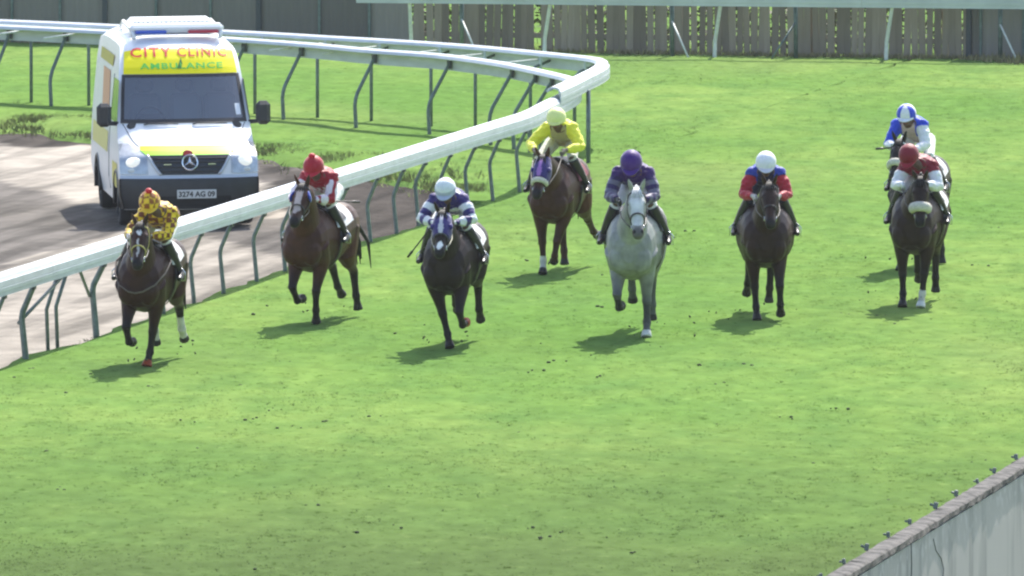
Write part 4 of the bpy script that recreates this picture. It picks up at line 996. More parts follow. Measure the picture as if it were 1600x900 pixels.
def ring_band(fr, t, tilt, grow, thick, width, n=26):
    """a strap round the head at distance t from the poll"""
    def sec(tt): return [float(np.interp(tt, [h[0] for h in HEAD], [h[k] for h in HEAD])) for k in (1, 2, 3)]
    pts = []
    for k in range(n+1):
        a = 2*math.pi*k/n; ca, sa = math.cos(a), math.sin(a); tt = t+tilt*sa; off, w, h = sec(tt)
        jaw = .0
        pts.append(fr['hp'](tt, (w+grow)*math.copysign(abs(ca)**.93, ca), off+(h+grow)*math.copysign(abs(sa)**.93, sa)))
    mb = MB(); mb.tube(pts, [(thick, width)]*len(pts), 8, up=fr['hd']); return mb
def hsurf(fr, t, side, up, grow=.008):
    off, w, h = [float(np.interp(t, [x[0] for x in HEAD], [x[k] for x in HEAD])) for k in (1, 2, 3)]
    return fr['hp'](t, side*(w+grow)*math.sqrt(max(0, 1-min(.98, abs(up))**2)), off+up*(h+grow))
def hair_obj(name, mb, col, parent):
    o = mb.build(name, M_hair, parent, True); V = coords(o.data); paint(o.data, np.tile(np.array(col), (len(V), 1))*(.7+.6*vnoise(V, 25, 5)[:, None])); return o
def trunk_at(x): return [float(np.interp(x, [r[0] for r in TRUNK], [r[k] for r in TRUNK])) for k in (1, 2, 3)]
def trunk_pt(x, a, grow):
    z, w, h = trunk_at(x); ca, sa = math.cos(a), math.sin(a); e = 2/2.25
    return Vector((x, (w+grow)*math.copysign(abs(ca)**e, ca), z+(h+grow+(DEEP if sa < 0 else 0))*math.copysign(abs(sa)**e, sa)))
def make_horse(sp):
    me, fr = horse_mesh(sp); paint_horse(me, fr, sp)
    root = thing('horse', sp['label'], 'horse', group='racehorses galloping on the turf')
    body = link('body', me, M_coat, root)
    hp = fr['hp']
    for s in (-1, 1):
        mb = MB(); mb.ball(hp(.175, s*.092, .018), (.026, .018, .024), 12, 8); mb.build('eye', M_eye, root, True)
    hair = sp.get('hair', (.014, .012, .011))
    # mane: ridge of locks falling to one side, and forelock
    mb = MB()
    for k in range(34):
        t = .04+.95*k/33; i = min(int(t*8), 7); f = t*8-i
        a, b = fr['crest'][i], fr['crest'][i+1]; p = a[0]*(1-f)+b[0]*f; up = a[1]; d = a[2]; sd = a[3]
        for sgn in ((1,) if random.random() < .8 else (1, -1)):
            ln = random.uniform(.10, .19)*sp.get('mane', 1); q = [p-up*.025, p+up*.02-d*.02, p+up*.005+sd*sgn*.06-d*.05-Z*ln*.3, p+sd*sgn*.085-d*.09-Z*ln]
            mb.tube(q, [.02, .022, .017, .005], 6)
    hair_obj('mane', mb, hair, root)
    mb = MB()
    for k in range(5):
        y = (k-2)*.016; mb.tube([hp(-.03, y, .06), hp(.03, y*1.3, .088), hp(.09, y*1.7, .097), hp(.13+.02*random.random(), y*2, .098)], [.014, .014, .010, .004], 6)
    hair_obj('forelock', mb, hair, root)
    mb = MB(); tl = sp.get('tail', (-.35, .0))
    for k in range(13):
        a = random.uniform(0, 6.28); r = random.uniform(0, .05); o = Vector((0, r*math.cos(a), r*math.sin(a)*.5)); sp_ = random.uniform(.7, 1.3)
        mb.tube([Vector((-1.14, 0, 1.43))+o*.3, Vector((-1.26, 0, 1.43))+o, Vector((-1.36+tl[0]*.4, tl[1]*.4, 1.24))+o*2*sp_, Vector((-1.42+tl[0], tl[1]*.8, .98))+o*3*sp_, Vector((-1.42+tl[0]*1.2, tl[1], .72+random.uniform(-.1, .1)))+o*3.2*sp_], [.025, .03, .03, .024, .005], 7)
    hair_obj('tail', mb, hair, root)
    # bridle
    bc = sp.get('bridle', M_leather); br = ring_band(fr, .36, -.02, .006, .006, .014).build('bridle', bc, root, True)
    def add(mb, name, m): return mb.build(name, m, br, True)
    mbx = MB()
    for s in (-1, 1):
        mbx.tube([hsurf(fr, .02, s, .5), hsurf(fr, .12, s, .15), hsurf(fr, .25, s, -.0), hsurf(fr, .37, s, -.1), hsurf(fr, .46, s, -.25)], [(.005, .011)]*5, 6, up=fr['hu'])
    add(mbx, 'cheek_strap', bc)
    add(ring_band(fr, .045, .0, .010, .006, .012), 'browband', sp.get('browband', bc))
    mbx = MB()
    hands = [sp['hands'][0], sp['hands'][1]]
    for s, hnd in zip((-1, 1), hands):
        b = hsurf(fr, .47, s, -.3, .012); h = Vector(hnd); mid = (b+h)/2+Vector((0, s*.035, -.03)); mbx.tube([b, b*.6+mid*.4+Vector((0, s*.01, 0)), mid, h], [.008]*4, 6)
    add(mbx, 'reins', sp.get('rein_mat', M_leather))
    for s in (-1, 1):
        m2 = MB(); b = hsurf(fr, .47, s, -.3, .012); m2.tube([b+(fr['hu']*math.cos(a)+fr['hd']*math.sin(a))*.028 for a in np.linspace(0, 6.283, 13)], .006, 6); add(m2, 'bit_ring', M_metal)
    nb = sp.get('noseband')
    if nb:
        off, w, h = [float(np.interp(.36, [x[0] for x in HEAD], [x[k] for x in HEAD])) for k in (1, 2, 3)]
        rr = nb[1]; q = MB(); pts = [hp(.37+.02*math.sin(a), (w+rr*.45)*math.cos(a), off+(h+rr*.55)*math.sin(a)) for a in np.linspace(R(-25), R(205), 18)]
        q.tube(pts, [(rr*.45, rr*.6)]+[(rr, rr*1.25)]*16+[(rr*.45, rr*.6)], 12, up=fr['hd']); q.build('sheepskin_noseband', nb[0], root, True)
    if sp.get('hood'):
        hc, stripe = sp['hood']; q = MB()
        q.ell_loft([(hp(t, 0, float(np.interp(t, [x[0] for x in HEAD], [x[1] for x in HEAD]))), fr['hs'], fr['hu'], float(np.interp(t, [x[0] for x in HEAD], [x[2] for x in HEAD]))+.014, float(np.interp(t, [x[0] for x in HEAD], [x[3] for x in HEAD]))+.014) for t in np.linspace(.0, .33, 14)], 32, 2.15)
        o = q.build('hood', M_cloth, root, True)
        bm = bmesh.new(); bm.from_mesh(o.data); bmesh.ops.subdivide_edges(bm, edges=bm.edges, cuts=1, use_grid_fill=True); bm.to_mesh(o.data); bm.free()
        V = coords(o.data); D = V-np.array(fr['poll']); t = D@np.array(fr['hd']); y = D@np.array(fr['hs']); u = D@np.array(fr['hu'])
        C = np.tile(np.array(hc), (len(V), 1))
        if stripe is not None: C[(np.abs(y) < .026+.01*np.sin(t*30)) & (u > 0)] = stripe
        C[(np.abs(t-.175) < .035) & (np.abs(u-.012) < .03) & (np.abs(y) > .06)] = (.012, .01, .012); paint(o.data, C)
        for s in (-1, 1):
            q = MB(); q.ball(hp(.195, s*.112, .02), (.05, .03, .042), 12, 8); o2 = q.build('blinker', M_cloth, root, True); paint(o2.data, np.tile(np.array(hc)*1.1, (len(o2.data.vertices), 1)))
    if sp.get('cups'):
        for s in (-1, 1):
            q = MB(); q.ell_loft([(hp(.12+.02*k, s*(.098+.012*k), .0), fr['hd'], fr['hu'], .05-.004*k, .075-.008*k) for k in range(4)], 14); o2 = q.build('blinker', M_cloth, root, True); paint(o2.data, np.tile(np.array(sp['cups']), (len(o2.data.vertices), 1)))
    # saddle cloth, saddle, girth, breastplate, stirrups
    cc = sp.get('cloth', (.75, .75, .73))
    mb = MB(); A0, A1 = R(18), R(162)
    for g in (.012, .022): mb.grid(lambda u, v: trunk_pt(-.66+.62*u, A0+(A1-A0)*v, g+.004*math.sin(u*19)*math.sin(v*13)), 14, 28)
    mb.build('saddle_cloth', mat('saddle_cloth', cc, .8, noise=.08, nscale=20, bump=.4, bscale=50), root, True)
    mb = MB(); mb.ell_loft([((-.52, 0, 1.575), Y, Z, .15, .05), ((-.44, 0, 1.58), Y, Z, .17, .055), ((-.30, 0, 1.565), Y, Z, .15, .045), ((-.16, 0, 1.59), Y, Z, .12, .05), ((-.08, 0, 1.62), Y, Z, .07, .04)], 16)
    for s in (-1, 1): mb.grid(lambda u, v: trunk_pt(-.42+.30*u, R(90)-s*R(8+50*v), .03), 6, 8)
    mb.build('saddle', M_leather, root, True)
    mb = MB(); mb.tube([trunk_pt(-.12, a, .012) for a in np.linspace(R(10), R(-190), 24)], [(.006, .045)]*24, 8, up=(1, 0, 0)); mb.build('girth', sp.get('girth_mat', M_leather), root, True)
    bpm = sp.get('breast')
    if bpm is not None:
        mb = MB()
        for s in (-1, 1): mb.tube([trunk_pt(-.10, R(90)-s*R(40), .02), Vector((.10, s*.34, 1.40)), Vector((.30, s*.315, 1.28)), Vector((.50, s*.22, 1.16)), Vector((.585, s*.09, 1.09)), Vector((.60, 0, 1.075))], [(.007, .017)]*6, 8)
        mb.build('breastplate', bpm, root, True)
    for s in (-1, 1):
        f = Vector(sp['feet'][0 if s < 0 else 1])
        mb = MB(); mb.tube([trunk_pt(-.20, R(90)-s*R(50), .03), f+Vector((-.0, 0, .13))], [(.012, .004)]*2, 6)
        mb.tube([f+Vector((0, 0, .13)), f+Vector((0, .055, .07)), f+Vector((0, .055, -.03)), f+Vector((0, -.055, -.03)), f+Vector((0, -.055, .07)), f+Vector((0, 0, .13))], .007, 6)
        mb.build('stirrup', M_metal, root, True)
    return root, fr

# ================================================================ JOCKEYS
def jockey(sp, j):
    """one crouched rider in the horse's own axes"""
    root = thing('person', j['label'], 'jockey', group='jockeys riding in the race')
    dz = j.get('up', 0.)+.055; dx = j.get('fwd', 0.); dy = j.get('side', 0.)
    pel = Vector((-.46+dx*.5, dy*.5, 1.80+dz*.6)); ch = Vector((-.04+dx, dy, 1.90+dz)); nk = Vector((.10+dx, dy, 1.955+dz)); hc = Vector((.22+dx, dy+j.get('hy', 0), 2.065+dz))
    J = dict(); feet = [Vector(f) for f in sp['feet']]; hands = [Vector(h) for h in sp['hands']]
    for i, s in enumerate((-1, 1)):
        sh = Vector((.0+dx, dy+s*.185, 1.925+dz)); h = hands[i]; wr = h+Vector((-.075, s*.015, .025))
        d = wr-sh; L = d.length; a, b = .30, .27; L2 = min(L, a+b-.004); x = (a*a-b*b+L2*L2)/(2*L2); hgt = math.sqrt(max(0, a*a-x*x)); dn = d.normalized()
        pole = Vector((-.35, s*j.get('elb', .42), -.55)); pole = (pole-dn*pole.dot(dn)).normalized(); el = sh+dn*x+pole*hgt
        if L > L2: wr = sh+dn*L2; 
        hip = pel+Vector((.02, s*.13, -.05)); an = feet[i]+Vector((-.05, -s*.02, .075))
        d = an-hip; L = d.length; a, b = .46, .45; L2 = min(L, a+b-.01); x = (a*a-b*b+L2*L2)/(2*L2); hgt = math.sqrt(max(0, a*a-x*x)); dn = d.normalized()
        pole = Vector((1., -s*.12, .3)); pole = (pole-dn*pole.dot(dn)).normalized(); kn = hip+dn*x+pole*hgt
        J[s] = dict(sh=sh, el=el, wr=wr, h=h, hip=hip, kn=kn, an=an, ft=feet[i])
    hyaw = R(j.get('hyaw', 0)); pit = R(j.get('hpitch', 26)); fd = Vector((math.cos(pit)*math.cos(hyaw), math.cos(pit)*math.sin(hyaw), -math.sin(pit))); fs = Vector((-math.sin(hyaw), math.cos(hyaw), 0)); fu = fd.cross(fs); fu = fu if fu.z > 0 else -fu
    HP = lambda f, y, u: hc+fd*f+fs*y+fu*u
    rot = Matrix((fd, fs, fu)).transposed()
    # body: head with face, neck, trunk, limbs, hands - one skin
    mb = MB()
    mb.ball(HP(-.01, 0, .02), (.098, .076, .105), 18, 12, rot)
    mb.ball(HP(.035, 0, -.06), (.062, .056, .065), 14, 10, rot)      # jaw
    mb.tube([HP(.085, 0, .02), HP(.107, 0, -.02), HP(.112, 0, -.035)], [.011, .016, .013], 8)   # nose
    for s in (-1, 1):
        mb.ball(HP(-.015, s*.078, -.015), (.024, .010, .032), 8, 6, rot); mb.ball(HP(.07, s*.034, -.035), (.02, .02, .018), 8, 6, rot)
    mb.tube([HP(.082, -.028, -.072), HP(.095, 0, -.072), HP(.082, .028, -.072)], .010, 6)
    mb.tube([nk-(hc-nk)*.3, HP(-.03, 0, -.06)], [.062, .055], 12)
    mb.ell_loft([(pel, Y, Vector((0, 0, 1)), .15, .11), (pel*.65+ch*.35+Z*.025, Y, Z, .135, .10), (pel*.3+ch*.7+Z*.02, Y, Z, .155, .115), (ch, Y, Z, .17, .12), (nk, Y, Z, .11, .08)], 16)
    limbs = {}
    for s in (-1, 1):
        q = J[s]
        mb.tube([q['sh'], q['sh']*.5+q['el']*.5, q['el'], q['el']*.65+q['wr']*.35, q['wr']], [.058, .048, .040, .042, .028], 10)
        mb.tube([q['hip'], q['hip']*.5+q['kn']*.5, q['kn'], q['kn']*.65+q['an']*.35, q['an']], [.095, .078, .056, .054, .036], 12)
        mb.tube([q['an']+Vector((-.05, 0, -.03)), q['ft']+Vector((.03, 0, .01)), q['ft']+Vector((.13, s*.01, .0))], [.036, .036, .022], 8)
        # hand: palm, four curled fingers, thumb on top
        h = q['h']; d = (h-q['wr']).normalized(); inn = Vector((0, -s, 0)); upv = d.cross(inn); upv = upv if upv.z > 0 else -upv
        mb.box(q['wr']+d*.055, (.085, .034, .075), Matrix((d, inn, upv)).transposed(), .013)
        for k, ln in enumerate((.92, 1., .95, .8)):
            b = q['wr']+d*.092+upv*(.030-.0195*k); mb.tube([b, b+d*.03*ln+inn*.006, b+d*.026*ln+inn*.038*ln, b-d*.004+inn*.046*ln], [.0098, .0095, .009, .0085], 7)
        b = q['wr']+d*.035+upv*.03; mb.tube([b, b+d*.03+upv*.018+inn*.012, b+d*.055+upv*.014+inn*.032], [.0125, .011, .009], 7)
    bme = fuse(mb, .0075, 2, 'jockey_body'); V = coords(bme); C = np.tile(np.array(j.get('skin', (.13, .07, .048))), (len(V), 1))
    D = V-np.array(hc); f = D@np.array(fd); y = D@np.array(fs); u = D@np.array(fu)
    C[(f > .07) & (np.abs(y) < .03) & (np.abs(u+.072) < .008)] = (.22, .07, .06)
    for s in (-1, 1):
        C[(f > .06) & (np.abs(y-s*.032) < .014) & (np.abs(u-.008) < .008)] = (.02, .015, .012)
        gl = j.get('gloves'); wv = np.array(J[s]['wr']); hv = np.array(J[s]['h']); 
        if gl is not None: C[np.linalg.norm(V-(wv*.4+hv*.6), axis=1) < .10] = gl
    paint(bme, C); link('body', bme, M_skin, root)
    # silks
    mb = MB(); mb.ell_loft([(pel+Vector((.10, 0, .02)), Y, Z, .155, .12), (pel*.65+ch*.35+Z*.04, Y, Z, .185, .145), (pel*.3+ch*.7+Z*.04, Y, Z, .212, .16), (ch+Z*.01, Y, Z, .215, .15), (nk*.6+ch*.4+Z*.0, Y, Z, .175, .12), (nk+Vector((.01, 0, 0)), Y, Z, .088, .072)], 18)
    for s in (-1, 1):
        q = J[s]; mb.ball(q['sh'], (.085, .08, .085), 12, 8)
        mb.tube([q['sh']*.8+ch*.2, q['sh']*.55+q['el']*.45, q['el'], q['el']*.6+q['wr']*.4, q['wr']*.92+q['el']*.08], [.094, .084, .076, .07, .04], 12)
    sme = fuse(mb, .0095, 3, 'silks')
    V = coords(sme); nzv = (vnoise(V, 16, 3)-.5)[:, None]; nrm = np.empty(len(V)*3, np.float32); sme.vertices.foreach_get('normal', nrm); nrm = nrm.reshape(-1, 3)
    wr_ = vnoise(V*np.array([1, 1, 1.6]), 17, 13)-.5; Vn = V+nrm*(wr_*.022)[:, None]; sme.vertices.foreach_set('co', Vn.astype(np.float32).ravel()); sme.update()
    arm = np.zeros(len(V)); side = np.zeros(len(V)); dbest = np.full(len(V), 9.)
    for s in (-1, 1):
        q = J[s]; acc = 0.
        for a, b, r in ((q['sh'], q['el'], .10), (q['el'], q['wr'], .09)):
            a, b = np.array(a), np.array(b); ab = b-a; L = np.linalg.norm(ab); t = ((V-a)@ab)/(ab@ab); tc_ = np.clip(t, 0, 1); d = np.linalg.norm(V-(a+tc_[:, None]*ab), axis=1)
            m = (d < dbest) & (d < r) & ((t > .12) | (acc > 0)); dbest = np.where(m, d, dbest); arm = np.where(m, acc+tc_*L, arm); side = np.where(m, s, side); acc += L
    tx = V[:, 0]-float(ch.x); ty = V[:, 1]-dy; tz = V[:, 2]-float(ch.z)
    paint(sme, j['silks'](V, arm, side, tx, ty, tz)); link('silks', sme, M_cloth, root)
    # breeches and boots
    mb = MB(); mb.ell_loft([(pel+Vector((-.10, 0, -.02)), Y, Z, .11, .085), (pel+Vector((-.03, 0, 0)), Y, Z, .155, .125), (pel+Vector((.10, 0, .02)), Y, Z, .148, .11)], 16)
    for s in (-1, 1):
        q = J[s]; mb.tube([q['hip'], q['hip']*.5+q['kn']*.5, q['kn'], q['kn']*.85+q['an']*.15, q['kn']*.72+q['an']*.28], [.108, .088, .066, .062, .058], 12)
    pme = fuse(mb, .0095, 3, 'breeches'); V = coords(pme); bc = np.array(j.get('breeches', (.78, .77, .75))); paint(pme, np.tile(bc, (len(V), 1))*(.92+.16*vnoise(V, 20, 4)[:, None])); link('breeches', pme, M_cloth, root)
    for s in (-1, 1):
        q = J[s]; mb = MB(); mb.tube([q['kn']*.96+q['an']*.04, q['kn']*.55+q['an']*.45, q['kn']*.2+q['an']*.8, q['an']], [.072, .068, .054, .048], 12)
        mb.tube([q['an']+Vector((-.055, 0, -.035)), q['an']+Vector((0, 0, -.01)), q['ft']+Vector((.03, 0, .015)), q['ft']+Vector((.14, s*.01, .0))], [.044, .05, .045, .028], 10)
        bo = link('boot', fuse(mb, .009, 2, 'boot'), mat('boot_leather', (.016, .015, .016), .35), root)
        if j.get('toe'):
            m2 = MB(); m2.ball(q['ft']+Vector((.12, s*.012, .012)), (.045, .038, .035), 10, 8); m2.build('toe_cap', M_wht_cloth, root, True)
    # cap over the helmet: dome, peak, pom-pom, goggles
    mb = MB(); rs = []
    for k in range(9):
        e = k/8*math.pi/2*.97; rs.append([HP(-.015+.150*math.cos(e)*math.cos(a), .132*math.cos(e)*math.sin(a), .022+.138*math.sin(e)) for a in np.linspace(0, 2*math.pi, 31)[:-1]])
    rs.insert(0, [HP(-.015+.147*math.cos(a), .128*math.sin(a), -.02-.035*(math.cos(a) < -.2)) for a in np.linspace(0, 2*math.pi, 31)[:-1]]); mb.rings(rs)
    cap = mb.build('helmet', M_cloth, root, True)
    bm = bmesh.new(); bm.from_mesh(cap.data); bmesh.ops.subdivide_edges(bm, edges=bm.edges, cuts=1, use_grid_fill=True); bm.to_mesh(cap.data); bm.free()
    V = coords(cap.data); D = V-np.array(hc); f = D@np.array(fd); y = D@np.array(fs); u = D@np.array(fu); paint(cap.data, j['cap'](V, f, y, u))
    mb = MB(); pr = []
    for k in range(2):
        pr += [[HP(-.015+(.146+.065*v*math.cos(a))*math.cos(a)*1.0, .130*math.sin(a)*(1-.06*v), .012-.022*v-.008*k) for v in (0, .35, .7, 1.)] for a in np.linspace(-1.15, 1.15, 15)]
    V_ = [p for r in pr for p in r]; m = 4; F = []
    for b in (0, 15):
        for i in range(14):
            for q in range(3): F.append(((b+i)*m+q, (b+i+1)*m+q, (b+i+1)*m+q+1, (b+i)*m+q+1))
    for i in range(14): F.append((i*m+3, (i+1)*m+3, (15+i+1)*m+3, (15+i)*m+3))
    mb.add(V_, F); pk = mb.build('peak', M_cloth, root, True); paint(pk.data, np.tile(np.array(j.get('peakcol', j['capcol'])), (len(V_), 1)))
    if j.get('pom') is not None:
        mb = MB(); mb.ball(HP(-.02, 0, .172), (.045, .045, .036), 12, 8); o = mb.build('pom_pom', M_cloth, root, True); paint(o.data, np.tile(np.array(j['pom']), (len(o.data.vertices), 1)))
    mb = MB(); mb.tube([HP(-.01+.106*math.cos(a), .088*math.sin(a), -.002) for a in np.linspace(-1.35, 1.35, 13)], [(.008, .018)]*2+[(.012, .026)]*9+[(.008, .018)]*2, 8, up=fu); mb.build('goggles', mat('goggles', j.get('gog', (.02, .02, .022)), .15), root, True)
    return root, J
# ================================================================ THE FIELD OF RUNNERS
def solid(c): return lambda V, arm, side, tx, ty, tz: np.tile(np.array(c), (len(V), 1))
def capsolid(c): return lambda V, f, y, u: np.tile(np.array(c), (len(V), 1))
WHT = (.78, .78, .80); PUR = lin(64, 22, 112); DPUR = lin(48, 36, 108)
def checks(V, a, b, sc):
    i = np.floor(V*sc).astype(int).sum(1) % 2; n = vnoise(V, sc*.8, 3); return np.where(((i == 0) & (n > .25))[:, None], np.array(a), np.array(b))
def silk_gold(V, arm, side, tx, ty, tz):
    return checks(V, lin(240, 200, 40), lin(120, 62, 24), 17)*np.where(arm > 0, 1., 1.)[:, None]
def silk_red(V, arm, side, tx, ty, tz):
    C = np.tile(np.array(lin(158, 14, 34)), (len(V), 1)); red = C.copy()
    C[(arm > .02) & (np.abs(np.abs(V[:, 1])-.0) > .0) & (np.sin(arm*0+V[:, 2]*0) == 0) & (arm > .05)] = lin(236, 222, 230)
    st = (arm > .05) & (vnoise(V*np.array([1, 1, .2]), 20, 7) > .62); C[st] = red[0]
    m = (arm == 0) & (tz < -.02) & (tx < .05); C[m] = np.where((np.abs(((ty*1.2+tz*.7)*22) % 2-1) > .45)[m][:, None], np.array(lin(236, 226, 232)), red[m]); return C
def hoops(a, b, body, step, fore=0):
    def fn(V, arm, side, tx, ty, tz):
        C = np.tile(np.array(body), (len(V), 1)); m = arm > .06; k = ((arm/step).astype(int) % 2 == fore); C[m & k] = a; C[m & ~k] = b; return C
    return fn
def silk_purplehoop(V, arm, side, tx, ty, tz):
    C = hoops(WHT, DPUR, DPUR, .085, 1)(V, arm, side, tx, ty, tz); m = (arm == 0) & (np.abs(ty) < .14) & (((tx*12+6).astype(int) % 3) == 0); C[m] = WHT; return C
def silk_redblue(V, arm, side, tx, ty, tz):
    C = np.tile(np.array(lin(26, 28, 70)), (len(V), 1)); C[(arm == 0) & (np.abs(ty) > .10)] = lin(40, 60, 160); C[arm > .05] = lin(168, 18, 40); return C
def silk_yellow(V, arm, side, tx, ty, tz):
    C = np.tile(np.array(lin(236, 232, 62)), (len(V), 1)); m = (arm == 0) & (np.abs(ty) < .11) & (tz < .07); C[m] = lin(176, 164, 120); return C
def silk_redwhite(V, arm, side, tx, ty, tz):
    C = np.tile(np.array(lin(128, 12, 34)), (len(V), 1)); C[arm > .10] = WHT; return C
def silk_bluewhite(V, arm, side, tx, ty, tz):
    C = np.tile(np.array(lin(38, 70, 200)), (len(V), 1)); C[(arm > .03) & (side > 0)] = WHT; C[(arm > .33) & (side < 0)] = WHT
    C[(arm == 0) & (np.abs(ty) < .09) & (tz < .06)] = lin(206, 178, 170); return C
def cap_quarter(V, f, y, u):
    a = np.arctan2(y, f); C = np.tile(np.array(lin(36, 66, 196)), (len(V), 1)); C[(np.floor((a+.5)/(math.pi/3)).astype(int) % 2 == 0)] = WHT; return C
DARK = (.018, .0095, .0065); BAY = (.060, .0205, .0095); CHEST = (.054, .0195, .0095)
ST, ST2, STB = (4, 2, 30), (20, 15, 38), (-14, -12, 20)
FOLD, FOLD2, HALF = (36, -42, -95), (46, -70, -120), (28, -30, -80)
HST, HFW, HPUSH, HOFF = (22, -36, 4, 25), (44, -14, 12, 24), (4, -46, -16, -30), (0, -52, -40, -70)
hn = lambda x=.44, z=1.70, w=.115, dy=0: [(x, dy-w, z), (x, dy+w, z)]
ft = lambda x=-.16, z=1.17, w=.40: [(x, -w, z), (x, w, z)]
